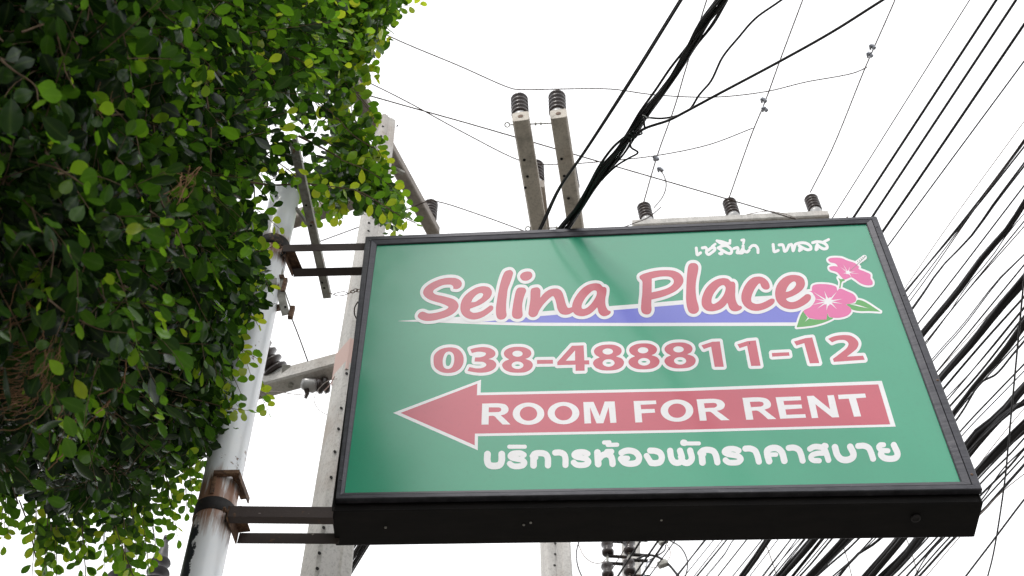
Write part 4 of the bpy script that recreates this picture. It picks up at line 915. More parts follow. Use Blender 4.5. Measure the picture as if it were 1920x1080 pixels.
for i, (pts, w, ns) in enumerate(right):
    z = 8.9 - i * .045 + (.02 if i % 2 else 0)
    size = 'hair thin' if w < 2.1 else 'thin' if w < 3.5 else 'medium thick' if w < 7 else 'thick bundled'
    lab = f'{size} black overhead line, {ords[i]} from left of the slanting lines beside the sign'
    mid = hz(*pts[len(pts) // 2], z); mpp = m_per_px(mid); ext1 = 8.0 if pts[-1][1] > 1050 else 3.0
    if ns == 1:
        mb = MB(); tube(mb, line3(pts, z, 6.0, ext1), (w * 1.25 + .55) * mpp / 2, 6); tag(mb.obj('overhead_cable', M_wire if w < 2 else M_cable, smooth=True), lab, 'cable', GC)
    else:
        E_ = empty('cable_bundle', mid, lab, 'cable bundle', GC); base = line3(pts, z, 6.0, ext1, per=9)
        seg = np.linalg.norm(np.diff(base, axis=0), axis=1); s = np.concatenate([[0], np.cumsum(seg)])
        sN = np.linspace(0, s[-1], int(s[-1] / .12)); base = np.stack([np.interp(sN, s, base[:, c]) for c in range(3)], 1); s = sN
        d, sd, u = frame_of(base[-1] - base[0]); rr = (w * 1.2 + .6) * mpp / 2
        for k in range(ns):
            ph = 2 * math.pi * k / ns + random.uniform(-.4, .4); f1 = random.uniform(.9, 1.7); sr = rr * (0.95 if ns > 2 else .52) / math.sqrt(max(ns - 1, 1)) * random.uniform(.8, 1.35)
            R0 = rr * (.75 if ns > 2 else .9); amp = R0 * (1 + .5 * np.clip(np.sin(s * f1 * 1.3 + ph * 3), 0, 1) ** 3)
            o = np.outer(np.cos(ph + s * f1) * amp, sd) + np.outer(np.sin(ph + s * f1) * amp, u)
            mb = MB(); tube(mb, base + o, sr, 5); mb.obj('strand', M_cable, E_, True)
        if ns >= 4:
            mb = MB(); tube(mb, base, rr * .62, 6); mb.obj('strand', M_cable, E_, True)
for i in range(5, len(right) - 1, 2):
    a, b = line3(right[i][0], 8.6, 0, 0), line3(right[i + 1][0], 8.6, 0, 0)
    def res(P, y):      # where the line passes a given picture height
        q = np.array([proj(p)[:2] for p in P]); return float(np.interp(y, q[:, 1], q[:, 0]))
    fr = random.uniform(.3, .7); f2 = fr + random.uniform(-.2, .2); pts = []
    y0 = max(right[i][0][0][1], right[i + 1][0][0][1]) + 2; y1 = min(right[i][0][-1][1], right[i + 1][0][-1][1])
    for k in range(5):
        y = y0 + (y1 - y0) * k / 4; xa, xb = res(a, y), res(b, y); ff = fr + (f2 - fr) * k / 4; pts.append((xa + (xb - xa) * ff, y))
    w = random.choice((1.4, 1.8, 2.2, 2.6)); mpp = m_per_px(hz(*pts[2], 8.3))
    mb = MB(); tube(mb, line3(pts, 8.3 - .03 * i, 6.0, 6.0), (w * 1.12 + .5) * mpp / 2, 6)
    tag(mb.obj('overhead_wire', M_cable, smooth=True), f'fine wire between the {ords[i]} and {ords[i + 1]} slanting lines beside the sign', 'wire', 'fine wires between the parallel cables')
for (pts, w, m, lab, z) in (
    ([(1920, 228), (1780, 420), (1697, 540)], 1.2, M_wirepale, 'very faint pale wire above the thick cables right of the sign', 9.6),
    ([(1925, 508), (1840, 605), (1755, 700)], 1.1, M_wirepale, 'faint grey wire beside the bundles right of the sign middle', 9.6),
    ([(1925, 528), (1850, 612), (1762, 712)], 1.1, M_wirepale, 'second faint grey wire beside the bundles right of the sign middle', 9.55),
    ([(1925, 760), (1875, 820), (1825, 885)], 1.2, M_wirepale, 'faint grey wire near the lower right corner of the sign', 9.5),
    ([(1925, 573), (1845, 670), (1775, 745), (1500, 1011), (1440, 1080)], 1.5, M_cable, 'hair thin black wire crossing behind the lower cables', 8.4),
    ([(1925, 835), (1880, 880), (1838, 940), (1740, 1040), (1715, 1080)], 2, M_cable, 'thin black wire passing the lower right sign corner', 7.7),
    ([(1925, 885), (1885, 917), (1835, 967), (1800, 1006), (1737, 1080)], 1.2, M_wirepale, 'thin grey wire just below the lower right sign corner', 7.65),
    ([(1890, 840), (1885, 893), (1870, 997), (1860, 1050), (1851, 1084)], 2.6, M_cable, 'black wire dropping steeply beside the lower right sign corner', 7.5),
    ([(1960, 890), (1920, 937), (1870, 1003), (1808, 1084)], 3.0, M_cable, 'lone black cable crossing the lower right corner of the view', 7.3),
    ([(1432, 1008), (1445, 1045), (1458, 1084)], 1.3, M_wirepale, 'faint grey wire crossing under the sign, left one of three', 10.5),
    ([(1575, 1008), (1588, 1045), (1598, 1084)], 1.3, M_wirepale, 'faint grey wire crossing under the sign, middle one of three', 10.5),
    ([(1698, 1005), (1712, 1045), (1722, 1084)], 1.3, M_wirepale, 'faint grey wire crossing under the sign, right one of three', 10.5),
    ([(1494, 1011), (1440, 1084)], 1.5, M_cable, 'hair thin wire among the cables under the sign middle', 8.2),
    ([(1510, 1011), (1452, 1084)], 1.4, M_cable, 'second hair thin wire among the cables under the sign middle', 8.15)):
    wire('overhead_wire', pts, z, w, lab, mat=m, ext0=2 if pts[0][1] < 900 else 0, ext1=1.0)

# ------------------------------------------------------------------ the fig tree
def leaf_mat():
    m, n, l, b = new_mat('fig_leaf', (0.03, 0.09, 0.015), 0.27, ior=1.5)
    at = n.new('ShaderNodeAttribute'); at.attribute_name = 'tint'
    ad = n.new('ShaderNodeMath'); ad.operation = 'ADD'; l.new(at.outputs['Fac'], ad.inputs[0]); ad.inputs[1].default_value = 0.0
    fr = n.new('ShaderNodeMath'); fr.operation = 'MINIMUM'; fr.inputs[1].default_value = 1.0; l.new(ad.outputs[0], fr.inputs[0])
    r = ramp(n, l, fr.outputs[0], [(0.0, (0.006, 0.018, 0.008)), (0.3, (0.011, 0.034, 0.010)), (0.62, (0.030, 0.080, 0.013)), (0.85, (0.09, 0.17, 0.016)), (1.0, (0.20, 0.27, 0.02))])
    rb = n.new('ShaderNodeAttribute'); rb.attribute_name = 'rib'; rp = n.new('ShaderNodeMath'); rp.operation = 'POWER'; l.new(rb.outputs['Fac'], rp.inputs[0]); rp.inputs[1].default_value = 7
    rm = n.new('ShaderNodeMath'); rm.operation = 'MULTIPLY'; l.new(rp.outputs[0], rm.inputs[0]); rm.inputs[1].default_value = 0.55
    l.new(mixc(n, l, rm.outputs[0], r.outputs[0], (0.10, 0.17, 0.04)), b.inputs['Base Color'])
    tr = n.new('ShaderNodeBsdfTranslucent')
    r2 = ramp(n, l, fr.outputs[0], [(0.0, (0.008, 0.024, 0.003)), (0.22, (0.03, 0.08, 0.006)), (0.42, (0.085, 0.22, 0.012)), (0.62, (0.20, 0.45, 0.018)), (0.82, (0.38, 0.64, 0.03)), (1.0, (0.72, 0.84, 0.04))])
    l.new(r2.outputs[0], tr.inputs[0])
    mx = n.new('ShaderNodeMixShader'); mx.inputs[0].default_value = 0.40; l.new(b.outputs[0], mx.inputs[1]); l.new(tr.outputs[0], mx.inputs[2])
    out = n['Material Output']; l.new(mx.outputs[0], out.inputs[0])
    b.inputs['Specular IOR Level'].default_value = 0.34
    t = noise(n, l, 160, 3, 0.6); bump(n, l, b, t.outputs[0], 0.12, 0.001)
    return m
M_leaf = leaf_mat()
def bark_mat(name, a, bcol):
    m, n, l, b = new_mat(name, a, 0.85); t = noise(n, l, 30, 8, 0.7); r = ramp(n, l, t.outputs[0], [(0.3, a), (0.7, bcol)])
    l.new(r.outputs[0], b.inputs['Base Color']); bump(n, l, b, t.outputs[0], 0.5, 0.004); return m
M_bark = bark_mat('fig_bark', (0.05, 0.035, 0.025), (0.16, 0.12, 0.085))
M_twig = bark_mat('brown_twig', (0.07, 0.045, 0.025), (0.17, 0.11, 0.06))
M_root = bark_mat('orange_brown_aerial_root', (0.16, 0.07, 0.03), (0.36, 0.20, 0.10))

TREE = empty('fig_tree', (-3.4, 2.6, -0.12), 'dense dark green fig tree with small glossy leaves filling the left of the view', 'tree')
MASK = np.array([(-1400, -1500), (400, -1500), (430, -70), (760, -45), (742, 0), (716, 45), (700, 85), (668, 112), (648, 145), (655, 180), (668, 215), (680, 250), (692, 290), (712, 320), (730, 350), (752, 405),
                 (735, 432), (705, 402), (660, 380), (630, 400), (575, 362), (552, 346), (522, 356), (496, 385), (484, 420), (486, 470), (494, 520), (482, 560), (456, 598), (436, 625), (432, 680), (426, 740), (440, 775), (425, 800), (405, 840),
                 (370, 855), (330, 875), (290, 895), (265, 930), (240, 965), (200, 960), (150, 985), (100, 960), (50, 925), (10, 915), (-20, 900), (-200, 950), (-1400, 900)], float)
HOLES = [(425, 15, 16, 12), (448, 33, 10, 8), (548, 385, 0, 0), (398, 285, 9, 8), (360, 275, 6, 12), (470, 372, 24, 30), (437, 300, 12, 14), (525, 305, 14, 16), (505, 262, 9, 10), (445, 250, 10, 8), (345, 985, 20, 26), (385, 945, 30, 30),
         (110, 1070, 0, 0), (168, 955, 16, 22), (402, 775, 14, 18), (460, 555, 0, 0), (240, 1010, 14, 18), (610, 155, 8, 6), (360, 905, 16, 12), (225, 930, 12, 14), (120, 985, 14, 16)]
def _inside(x, y):
    x = np.asarray(x, float); y = np.asarray(y, float); ins = np.zeros(x.shape, bool); P = MASK; Q = np.roll(P, -1, axis=0)
    for (ax, ay), (bx, by) in zip(P, Q):
        if ay == by: continue
        c = (ay > y) != (by > y); ins ^= c & (x < (y - ay) / (by - ay) * (bx - ax) + ax)
    for hx, hy, rx, ry in HOLES:
        if rx: ins &= ((x - hx) / rx) ** 2 + ((y - hy) / ry) ** 2 > 1
    return ins
_gx, _gy = np.meshgrid(np.arange(-1500, 1000, 2.0), np.arange(-1600, 1240, 2.0))
_MR = _inside(_gx, _gy)
def inside(x, y):
    i = ((np.asarray(y) + 1600) * .5).astype(int); j = ((np.asarray(x) + 1500) * .5).astype(int)
    ok = (i >= 0) & (i < _MR.shape[0]) & (j >= 0) & (j < _MR.shape[1])
    return ok & _MR[np.clip(i, 0, _MR.shape[0] - 1), np.clip(j, 0, _MR.shape[1] - 1)]
def front_depth(x, y):
    return np.interp(x, [-400, 0, 200, 330, 430, 520, 600, 780], [2.6, 3.0, 3.3, 4.1, 5.1, 6.4, 7.1, 7.5]) + np.interp(y, [0, 600, 700, 1080], [0, 0, .8, 1.6]) * np.interp(x, [0, 80, 300], [.4, .8, 1])

# leaf template: obovate blade folded along the midrib, short stalk
tt = [0.0, 0.10, 0.28, 0.50, 0.70, 0.88, 1.0]; ww = [0.02, 0.09, 0.21, 0.285, 0.275, 0.16, 0.0]
LV = [(0, -.16, 0.0), (0, 0, 0)]; LF = []
rows = []
for t, w in list(zip(tt, ww))[1:-1]:
    zc = 0.10 * math.sin(t * math.pi) * -1 + .0; rows.append(len(LV)); LV += [(-w, t, zc + w * .28), (0, t, zc), (w, t, zc + w * .28)]
tip = len(LV); LV.append((0, 1.0, -.06))
LF += [(1, rows[0] + 1, rows[0]), (1, rows[0] + 2, rows[0] + 1)]
for a, b in zip(rows[:-1], rows[1:]): LF += [(a, a + 1, b + 1, b), (a + 1, a + 2, b + 2, b + 1)]
LF += [(rows[-1], rows[-1] + 1, tip), (rows[-1] + 1, rows[-1] + 2, tip)]
# stalk as a thin sliver
k = len(LV); LV += [(-.012, -.16, .0), (.012, -.16, 0.0), (.012, .02, .005), (-.012, .02, .005)]; LF.append((k, k + 1, k + 2, k + 3))
LV = np.array(LV); RIB = np.zeros(len(LV)); RIB[[0, 1, tip] + [r_ + 1 for r_ in rows]] = 1.0

leafT = []; leafP, leafM, leafS = [], [], []      # position, 3x3 (columns x, y=axis, z=normal), size
twigs = []
def put_leaf(pos, axis, nrm, size, age_light_tint=0.0):  # lighter for young tips and painted backlight, darker for painted crown shade
    leafT.append(min(max(rng.random() ** 1.7 * .60 + age_light_tint, 0), 1))
    y = axis / np.linalg.norm(axis); z = nrm - y * np.dot(nrm, y); z /= np.linalg.norm(z) + 1e-9; x = np.cross(y, z)
    leafP.append(pos); leafM.append(np.stack([x, y, z], 1)); leafS.append(size)
def sprout(base, d, length, nleaf, size, droop=.35, guard=True, cap=None, col=None, inner=False):
    """one leafy twig: curved stem, alternate leaves"""
    d = d / np.linalg.norm(d); pts = [base]; P = base.copy(); K = 6; dd = d.copy()
    for i in range(K):
        dd = dd + np.array([0, 0, -droop / K]) + rng.normal(0, .06, 3); dd /= np.linalg.norm(dd); P = P + dd * length / K; pts.append(P.copy())
    pts = np.array(pts)
    jx, jy = rng.normal(0, 14, 2)
    side = np.cross(d, [0, 0, 1.0]); side = side / (np.linalg.norm(side) + 1e-6)
    for j in range(nleaf):
        u = (j + .6) / nleaf * K; i = min(int(u), K - 1); q = pts[i] + (pts[i + 1] - pts[i]) * (u - i); t = pts[i + 1] - pts[i]; t /= np.linalg.norm(t)
        sg = 1 if j % 2 else -1
        ax = t * .75 + side * sg * .8 + np.array([0, 0, -.25]) + rng.normal(0, .28, 3)
        if j == nleaf - 1: ax = t + rng.normal(0, .15, 3)
        nr = np.array([0, 0, 1.0]) + side * sg * -.2 + rng.normal(0, .5, 3)
        sz = size * rng.uniform(.58, 1.25) * (1 - .35 * max(0, (j / nleaf - .6) / .4))
        ax /= np.linalg.norm(ax)
        tipx, tipy, _ = proj(q + ax * sz); bx, by, _ = proj(q)
        if guard and not (inside(tipx + jx, tipy + jy) and inside(bx + jx, by + jy)): continue
        X_ = proj(q)[0]; put_leaf(q + ax * sz * .16, ax, nr, sz, -.25 if inner else (.06 if X_ > 420 else 0.0) + (.34 if j >= nleaf - 2 and rng.random() < .45 else 0) + .20 * max(0.0, min(1.0, (X_ - 590) / 70)))  # inner leaves darkened as crown shade, right side lightened as backlight, some tips young
    return pts
_cp = rng.uniform(0, 6.28, 12)
def clump(x, y):
    v = 0
    for k, (fx, fy) in enumerate(((.021, .013), (-.012, .024), (.034, -.019), (.027, .036), (.009, .017), (.05, .02))):
        v += math.sin(x * fx + y * fy + _cp[k] + 1.3 * math.sin(y * .017 + _cp[k + 6])) / (1 + k * .25)
    return v
CL = 0.85
CAVITIES = [(225, 125, 70, 62), (130, 195, 55, 60), (255, 420, 70, 55), (35, 690, 95, 120), (70, 800, 60, 40), (335, 150, 28, 30), (180, 505, 55, 40), (330, 620, 45, 40), (70, 330, 40, 30), (330, 240, 30, 40), (470, 120, 30, 26), (560, 200, 22, 24), (250, 740, 50, 50), (300, 850, 34, 30)]
def twig_set(n, xr, yr, dmin, dspread, size, nl, L, coarse=False):
    c = 0
    while c < n:
        m = 400; x = rng.uniform(*xr, m); y = rng.uniform(*yr, m); ok = inside(x, y)
        for px, py in zip(x[ok], y[ok]):
            if c >= n: break
            fr = sum(bool(inside(px + 42 * math.cos(k * .785), py + 42 * math.sin(k * .785))) for k in range(8)) / 8
            if rng.random() > fr ** (2.2 if px > 420 else 1.5): continue
            if px < 650 and not coarse and dmin < .5 and clump(px, py) < (CL if px < 480 else .55): continue
            if not coarse and any(((px - a) / c_) ** 2 + ((py - b) / d_) ** 2 < 1 for a, b, c_, d_ in CAVITIES): continue
            zc = float(front_depth(px, py)) + dmin + abs(rng.normal(0, dspread))
            B = at_depth(px, py, zc)
            out = RT * (px - 150) / 500 + UP * (350 - py) / 700 * .5 - FW * .25
            d = out * .5 + rng.normal(0, .55, 3) + np.array([0, 0, -.15])
            sz = size * float(np.interp(zc, [3, 4.5, 5.5, 7.5], [.98, .98, 1.06, 1.26]))
            p = sprout(B, d, L * rng.uniform(.7, 1.3) * (1.0 if coarse else float(np.interp(zc, [3, 7], [.9, 1.35]))), nl, sz, inner=coarse or zc > front_depth(px, py) + 1.0)
            if not coarse and len(twigs) < 2600:
                qx, qy, _ = proj(p); w = ~inside(qx, qy); e = int(np.argmax(w)) if w.any() else len(p)
                if e >= 3: twigs.append(p[:e - 1] if w.any() else p)
            c += 1
twig_set(1150, (-60, 780), (-40, 1100), 0.0, .35, .064, 9, .30)
twig_set(1500, (-80, 780), (-40, 1100), .4, .9, .062, 9, .30)
twig_set(900, (-300, 450), (-200, 900), 1.0, .9, .085, 8, .42, True)      # the thick inner crown
twig_set(650, (-1400, 0), (-600, 900), .3, 1.2, .10, 8, .45, True)        # crown beyond the left of the view
twig_set(400, (-900, 330), (-900, -40), .2, .7, .10, 8, .45, True)       # and above it
twig_set(500, (-100, 420), (80, 1060), 1.9, .8, .10, 8, .5, True)
twig_set(420, (430, 760), (-30, 420), .0, .3, .064, 9, .32)
twig_set(300, (250, 500), (430, 1000), .0, .5, .056, 10, .32)
# named sprays that stand out against the sky or hang over the pole and the sign (picture point chains, depth)
SPR = [([(640, 90), (690, 40), (740, 15), (788, 8)], 5.8), ([(600, 100), (670, 60), (700, 62), (725, 72)], 5.7), ([(600, 120), (650, 45), (690, 55), (712, 78), (700, 95)], 5.7),
       ([(560, 170), (628, 217), (664, 252), (700, 277), (720, 262)], 5.6), ([(600, 190), (640, 165), (672, 160)], 5.6), ([(610, 230), (660, 215), (700, 225)], 5.6),
       ([(496, 287), (540, 318), (569, 341), (620, 352), (667, 357), (704, 376), (745, 402), (782, 420)], 5.5), ([(640, 300), (690, 320), (735, 350), (760, 380), (768, 405)], 5.5),
       ([(667, 357), (700, 380), (730, 410), (748, 440)], 5.45), ([(560, 330), (610, 365), (640, 392)], 5.4), ([(600, 260), (660, 290), (715, 300), (735, 320)], 5.6),
       ([(560, 330), (600, 380), (612, 400)], 5.4), ([(380, 400), (440, 440), (480, 470), (512, 462)], 4.8), ([(400, 470), (450, 500), (490, 520), (508, 545)], 4.8),
       ([(390, 540), (430, 560), (470, 590), (485, 612)], 5.0), ([(400, 520), (440, 545), (470, 560)], 5.0), ([(330, 740), (390, 755), (430, 765), (468, 770)], 5.1),
       ([(430, 690), (470, 720), (493, 750), (505, 775)], 6.4), ([(450, 700), (482, 730), (500, 740)], 6.5), ([(267, 758), (310, 790), (347, 820), (370, 850)], 5.4),
       ([(171, 835), (200, 907), (218, 991), (238, 1050), (249, 1082)], 5.6), ([(36, 938), (50, 975), (58, 1005), (67, 1050)], 5.6), ([(110, 900), (125, 960), (140, 1010), (150, 1070)], 5.7),
       ([(80, 900), (95, 950), (100, 1000), (85, 1060)], 5.8), ([(300, 870), (322, 930), (318, 975)], 6.0), ([(240, 900), (275, 960), (290, 1010), (285, 1060)], 6.0), ([(400, 800), (390, 850), (350, 880), (325, 900)], 6.0),
       ([(0, 110), (30, 135), (60, 155), (72, 190)], 2.75), ([(17, 273), (43, 297), (110, 317), (157, 347)], 2.95), ([(40, 60), (100, 50), (120, 110), (135, 150)], 3.1),
       ([(90, 560), (130, 590), (180, 615), (240, 625)], 3.0), ([(120, 370), (180, 385), (215, 400), (240, 440)], 3.1), ([(190, 190), (225, 215), (250, 245), (262, 290)], 3.3),
       ([(300, 60), (335, 70), (350, 110), (345, 140)], 3.8), ([(20, 430), (60, 470), (80, 520), (75, 570)], 3.0), ([(150, 640), (190, 630), (235, 640), (262, 650)], 3.4), ([(290, 0), (310, 30), (330, 45), (350, 60)], 3.6)]
_r = random.Random(11)
for (x, y, dx, dy, zc) in [(690, 120, 40, 10, 7.2), (700, 200, 26, 22, 7.2), (705, 270, 30, 24, 7.2), (470, 430, 30, 14, 5.6), (478, 505, 20, 26, 5.4), (458, 570, 18, 34, 5.3), (440, 640, 20, 34, 5.4), (425, 800, 14, 40, 5.8), (395, 850, 6, 46, 5.9),
                           (350, 900, 4, 50, 6.0), (20, 960, -4, 60, 5.4), (160, 1000, 4, 60, 5.8), (285, 1010, 10, 50, 6.0), (330, 940, 16, 50, 6.0), (590, 370, 16, 40, 6.9), (640, 380, 22, 34, 6.9),  (660, 40, 50, 4, 7.2), (10, 900, -10, 60, 5.2),
                           (60, 930, 0, 70, 5.4), (90, 1000, -4, 70, 5.5), (130, 940, 2, 80, 5.6), (160, 950, 6, 80, 5.7), (185, 1010, 4, 60, 5.8), (210, 940, 8, 80, 5.8), (240, 1000, 8, 70, 5.9), (265, 950, 10, 70, 5.9),
                           (300, 900, 14, 60, 6.0), (340, 880, 16, 50, 6.1), (100, 1050, 0, 40, 5.5), (150, 1060, 4, 40, 5.7), (250, 1050, 6, 40, 5.9), (225, 1040, 2, 40, 5.8), (75, 1040, -4, 40, 5.5), (375, 860, 18, 40, 6.1), (280, 1000, 10, 50, 6.0), (415, 720, 40, 30, 5.3), (660, 100, 44, 16, 7.2), (120, 960, -6, 70, 5.6), (200, 980, 8, 70, 5.7)]:
    for _ in range(2):
        a = _r.uniform(.8, 1.5); jx, jy = _r.uniform(-14, 14), _r.uniform(-12, 12); x0, y0 = x - dx + jx, y - dy + jy
        SPR.append(([(x0 - dx * .6, y0 - dy * .8), (x0, y0), (x0 + dx * a * .7, y0 + dy * a * .8 + 4), (x0 + dx * a * 1.2, y0 + dy * a * 1.5 + 12)], zc))
for _ in range(46):
    x0, y0 = _r.uniform(-10, 430), _r.uniform(-10, 700); a = _r.uniform(-.3, 1.5); L_ = _r.uniform(70, 130) * (1.25 if x0 < 200 else 1)
    dx, dy = math.cos(a) * L_ / 3, math.sin(a) * L_ / 3; b_ = _r.uniform(4, 14)
    SPR.append(([(x0, y0), (x0 + dx, y0 + dy), (x0 + 2 * dx, y0 + 2 * dy + b_), (x0 + 3 * dx, y0 + 3 * dy + 2.5 * b_)], float(front_depth(x0 + dx, y0 + dy)) - _r.uniform(-.05, .25)))
spr_stems = []
for pts, zc in SPR:
    mx_, my_ = np.mean(pts, axis=0)
    if mx_ > 560 and my_ < 460: zc = 6.74 if (max(p[1] for p in pts) > 400 and mx_ > 640) else 7.15
    P = crom([at_depth(x, y, zc + .15 * math.sin(i)) for i, (x, y) in enumerate(pts)], 8)
    seg = np.linalg.norm(np.diff(P, axis=0), axis=1); s = np.concatenate([[0], np.cumsum(seg)]); L = s[-1]; n = max(int(L / .036), 4)
    spr_stems.append(P)
    for j in range(n):
        u = L * (j + .7) / n; q = np.array([np.interp(u, s, P[:, c]) for c in range(3)]); q2 = np.array([np.interp(min(u + .02, L), s, P[:, c]) for c in range(3)]) if u < L - .001 else q + (P[-1] - P[-2])
        t = q2 - q; t /= np.linalg.norm(t) + 1e-9; v = CAM - q; v /= np.linalg.norm(v); side = np.cross(t, v); side /= np.linalg.norm(side)
        ax = t * .7 + side * (1 if j % 2 else -1) * .8 + np.array([0, 0, -.2]) + rng.normal(0, .2, 3); ax /= np.linalg.norm(ax)
        if j == n - 1: ax = t
        nr = v * (-.75) + np.array([0, 0, .6]) + rng.normal(0, .32, 3)
        put_leaf(q + ax * .008, ax, nr, rng.uniform(.052, .072) * (1.2 if zc > 6.8 else 1.1 if zc > 6.3 else 1) * (1 - .25 * j / n), (.30 if my_ > 800 else .42 if zc > 4.5 else .14) + .22 * j / n)  # outer sprays tinted lighter to stand for backlight, and further towards the tips
# first: bough over the viewer's left shoulder, mirrored in the sign's lower left corner
for c, r, n in (((-1.85, 0.45, 8.0), 1.17, 3400), ((-3.0, 0.6, 6.0), 1.1, 900), ((-2.4, 1.3, 7.2), 1.1, 1500), ((-2.7, -0.9, 4.6), 1.4, 1600)):  # the other clumps are unseen, added to block front light from the leaves
    for _ in range(n):
        u = rng.normal(0, 1, 3); u /= np.linalg.norm(u); put_leaf(np.array(c) + u * r * rng.uniform(.3, 1) ** .6, rng.normal(0, 1, 3), rng.normal(0, .5, 3) + [0, 0, 1], rng.uniform(.12, .2))
leafP = np.array(leafP); leafM = np.array(leafM); leafS = np.array(leafS); leafT = np.array(leafT)
px_, py_, zc_ = proj(leafP)
# projected size of every leaf; the 300 that show largest are parts of their own
tips = leafP + leafM[:, :, 1] * leafS[:, None]; tx, ty, _ = proj(tips)
facing = np.abs(np.einsum('ni,ni->n', leafM[:, :, 2], (leafP - CAM) / np.linalg.norm(leafP - CAM, axis=1)[:, None]))
show = np.hypot(tx - px_, ty - py_) * leafS / zc_ * facing
cell = {}
inview = (px_ > 0) & (px_ < 1920) & (py_ > 0) & (py_ < 1080)
cx_, cy_ = (px_ + tx) / 2, (py_ + ty) / 2
order = np.argsort(zc_)
occ = np.zeros((110, 90), int); front = np.zeros(len(leafP), bool)
for i in order:
    if not inview[i]: continue
    a, b = int(cy_[i] // 10), int(cx_[i] // 10)
    if 0 <= a < 110 and 0 <= b < 90:
        if occ[a, b] == 0: front[i] = True
        r = 1 if zc_[i] > 4.2 else 2
        occ[max(a - r, 0):a + r + 1, max(b - r, 0):b + r + 1] += 1
score = np.where(front, show, -1); pick = np.argsort(-score)[:300]; picked = np.zeros(len(leafP), bool); picked[pick] = True
LMS = []
for tn in (.08, .25, .42, .6, .78, .95):
    lm = bpy.data.meshes.new('leaf'); lm.from_pydata([tuple(v) for v in LV], [], LF); lm.materials.append(M_leaf)
    lm.polygons.foreach_set('use_smooth', [True] * len(lm.polygons)); at = lm.attributes.new('tint', 'FLOAT', 'POINT'); at.data.foreach_set('value', [tn] * len(LV)); at = lm.attributes.new('rib', 'FLOAT', 'POINT'); at.data.foreach_set('value', RIB); lm.update(); LMS.append(lm)
TI = Matrix.Translation(TREE.location).inverted()
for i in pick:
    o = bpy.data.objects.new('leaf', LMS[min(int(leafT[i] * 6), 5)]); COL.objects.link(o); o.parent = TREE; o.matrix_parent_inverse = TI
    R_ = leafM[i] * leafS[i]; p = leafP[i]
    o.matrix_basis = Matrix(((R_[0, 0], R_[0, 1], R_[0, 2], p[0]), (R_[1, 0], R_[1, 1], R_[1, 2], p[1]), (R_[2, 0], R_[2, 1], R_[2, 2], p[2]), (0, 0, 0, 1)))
def leaf_mass(name, P, M, S, parent, TT):
    N = len(P); nv = len(LV); wv = rng.uniform(.8, 1.2, (N, 1)); fold = rng.uniform(.4, 1.6, (N, 1))
    T = np.repeat(LV[None], N, 0).copy(); T[:, :, 0] *= wv; T[:, :, 2] *= fold
    V = np.einsum('nij,nvj->nvi', M, T) * S[:, None, None] + P[:, None]
    loops = []; sizes = []
    for f in LF: loops += f; sizes.append(len(f))
    loops = np.array(loops); sizes = np.array(sizes)
    me = bpy.data.meshes.new(name); me.vertices.add(N * nv); me.vertices.foreach_set('co', V.reshape(-1).astype(np.float32))
    li = (loops[None] + (np.arange(N) * nv)[:, None]).reshape(-1); me.loops.add(len(li)); me.loops.foreach_set('vertex_index', li.astype(np.int32))
    sz = np.tile(sizes, N); me.polygons.add(len(sz)); me.polygons.foreach_set('loop_start', np.concatenate([[0], np.cumsum(sz)[:-1]]).astype(np.int32))
    me.polygons.foreach_set('loop_total', sz.astype(np.int32)); me.polygons.foreach_set('use_smooth', np.ones(len(sz), bool))
    at = me.attributes.new('tint', 'FLOAT', 'POINT'); at.data.foreach_set('value', np.repeat(TT, nv).astype(np.float32))
    at = me.attributes.new('rib', 'FLOAT', 'POINT'); at.data.foreach_set('value', np.tile(RIB, N).astype(np.float32))
    me.materials.append(M_leaf); me.update(); me.validate()
    o = bpy.data.objects.new(name, me); COL.objects.link(o); o['kind'] = 'stuff'
    if parent: o.parent = parent; o.matrix_parent_inverse = Matrix.Translation(parent.location).inverted()
    return o
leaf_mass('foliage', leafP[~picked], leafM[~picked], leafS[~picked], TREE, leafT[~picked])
mb = MB()
for p in twigs: tube(mb, p, np.linspace(.0022, .0009, len(p)), 3, False)
for p in spr_stems: tube(mb, p, np.linspace(.003, .001, len(p)), 4, False)
mb.obj('twigs', M_twig, TREE, kind='stuff')
# trunk, limbs and the branches that show
mb = MB(); tr = crom([(-3.4, 2.6, -.12), (-3.3, 2.65, 1.2), (-3.05, 2.7, 2.6), (-2.8, 2.9, 4.0)], 8); tube(mb, tr, np.interp(np.linspace(0, 1, len(tr)), [0, .15, 1], [.34, .24, .17]), 16); mb.obj('trunk', M_bark, TREE, True)
for pts, r0, r1 in (([(-2.85, 2.85, 3.8), (-2.2, 2.9, 4.6), (-1.6, 2.9, 5.4), (-1.3, 3.1, 6.6)], .12, .03), ([(-2.8, 2.9, 3.9), (-2.9, 3.1, 5.2), (-2.6, 3.4, 6.6), (-2.2, 3.4, 7.8)], .12, .04),
                    ([(-2.9, 1.9, 5.0), (-3.0, 0.8, 6.0), (-2.4, 0.1, 7.2), (-1.7, -.3, 8.3)], .08, .02), ([(-2.85, 2.8, 3.8), (-2.9, 1.9, 5.0), (-2.4, 1.2, 6.3)], .10, .03)):
    mb = MB(); p = crom(pts, 8); tube(mb, p, np.linspace(r0, r1, len(p)), 10); mb.obj('branch', M_bark, TREE, True)
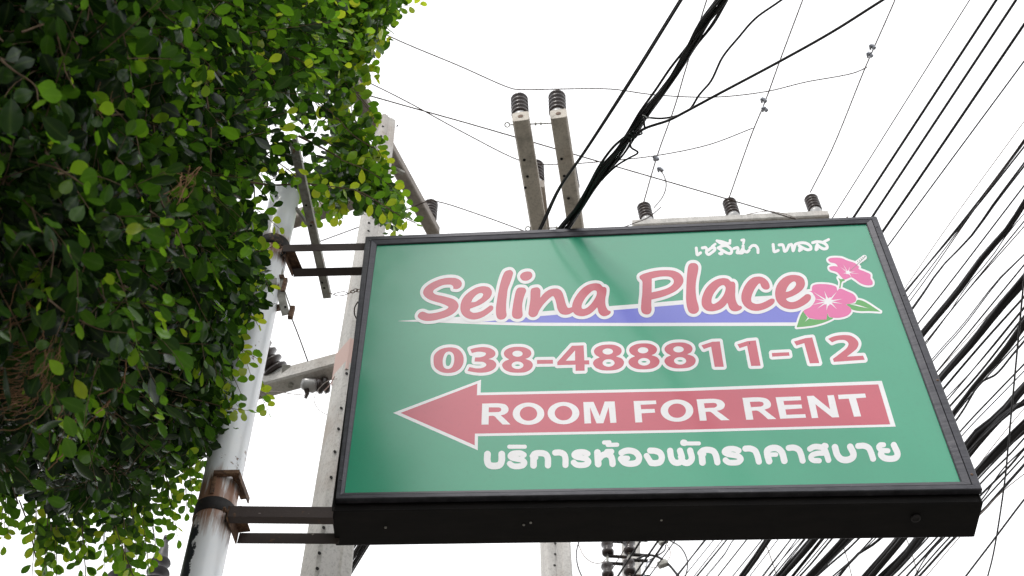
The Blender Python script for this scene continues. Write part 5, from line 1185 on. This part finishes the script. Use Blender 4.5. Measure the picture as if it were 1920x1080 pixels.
for pts, zc, w in (([(285, 215), (290, 262), (293, 330), (300, 372), (330, 430), (350, 490)], 3.75, 5), ([(17, 273), (43, 297), (110, 317), (157, 347)], 3.0, 4), ([(380, 130), (388, 187), (395, 233), (395, 317), (402, 362)], 4.2, 4.2),
                   ([(567, 164), (628, 217), (664, 255), (702, 278)], 7.0, 2.8), ([(450, 338), (501, 346), (545, 346)], 5.2, 5), ([(496, 287), (540, 318), (569, 341), (667, 357), (704, 375), (745, 401), (781, 419)], 6.72, 2.4),
                   ([(560, 255), (600, 275), (640, 298)], 7.0, 5), ([(267, 758), (305, 785), (347, 820)], 5.3, 2.6), ([(171, 835), (185, 870), (200, 907), (218, 991), (249, 1078)], 5.6, 2.6), ([(36, 938), (58, 1000), (67, 1044)], 5.6, 2.4),
                   ([(108, 70), (118, 110), (125, 140), (140, 165)], 3.1, 3.5), ([(60, 390), (75, 430), (100, 460), (95, 520)], 3.0, 4), ([(0, 850), (20, 900), (34, 945)], 4.6, 5)):
    mb = MB(); p = crom([at_depth(x, y, zc + .05 * math.sin(i * 2)) for i, (x, y) in enumerate(pts)], 6); tube(mb, p, np.linspace(w, w * .6, len(p)) * zc / F_PX / 2, 7); mb.obj('branch', M_twig, TREE, True)
ROOTS = [[(236, 670), (233, 711), (213, 742), (160, 800)], [(234, 700), (215, 725), (180, 742)], [(142, 729), (128, 752), (111, 785), (85, 808), (69, 816)], [(147, 745), (143, 790), (129, 835), (108, 862), (89, 882)], [(100, 640), (92, 690), (60, 730), (0, 760)],
         [(225, 640), (236, 670), (232, 720)], [(125, 735), (105, 790), (70, 812)], [(212, 745), (195, 765), (178, 775)]]
for i in range(64):
    x0, y0 = rng.uniform(55, 118), rng.uniform(590, 720); x1 = rng.uniform(-30, 45); k = rng.uniform(10, 110)
    ROOTS.append([(x0, y0), (x0 - 8 + rng.normal(0, 5), y0 + k * .45), ((x0 + x1) / 2 + rng.normal(0, 8), y0 + k * .8), (x1, y0 + k * rng.uniform(.75, 1.1))])
for i in range(26):
    x0, y0 = rng.uniform(180, 215), rng.uniform(150, 190); ROOTS.append([(x0, y0), (x0 - 4, y0 + 22), (x0 + rng.normal(-6, 6), y0 + 48)] if i < 8 else
        [(rng.uniform(300, 380), rng.uniform(310, 345)), (rng.uniform(330, 375), rng.uniform(345, 365)), (rng.uniform(300, 350), rng.uniform(360, 385))] if i < 18 else [(rng.uniform(0, 60), rng.uniform(480, 560)), (rng.uniform(20, 70), rng.uniform(560, 600)), (rng.uniform(-10, 30), rng.uniform(600, 640))])
for i, pts in enumerate(ROOTS):
    zc = 3.35 + rng.uniform(-.2, .3) + (0.3 if i < 8 else 0); p = crom([at_depth(x, y, zc + rng.normal(0, .02)) for x, y in pts], 7); p += rng.normal(0, .0015, p.shape)
    mb = MB(); tube(mb, p, (2.6 if i < 8 else rng.uniform(.9, 2.0)) * zc / F_PX / 2, 4); mb.obj('aerial_root', M_root, TREE, True)
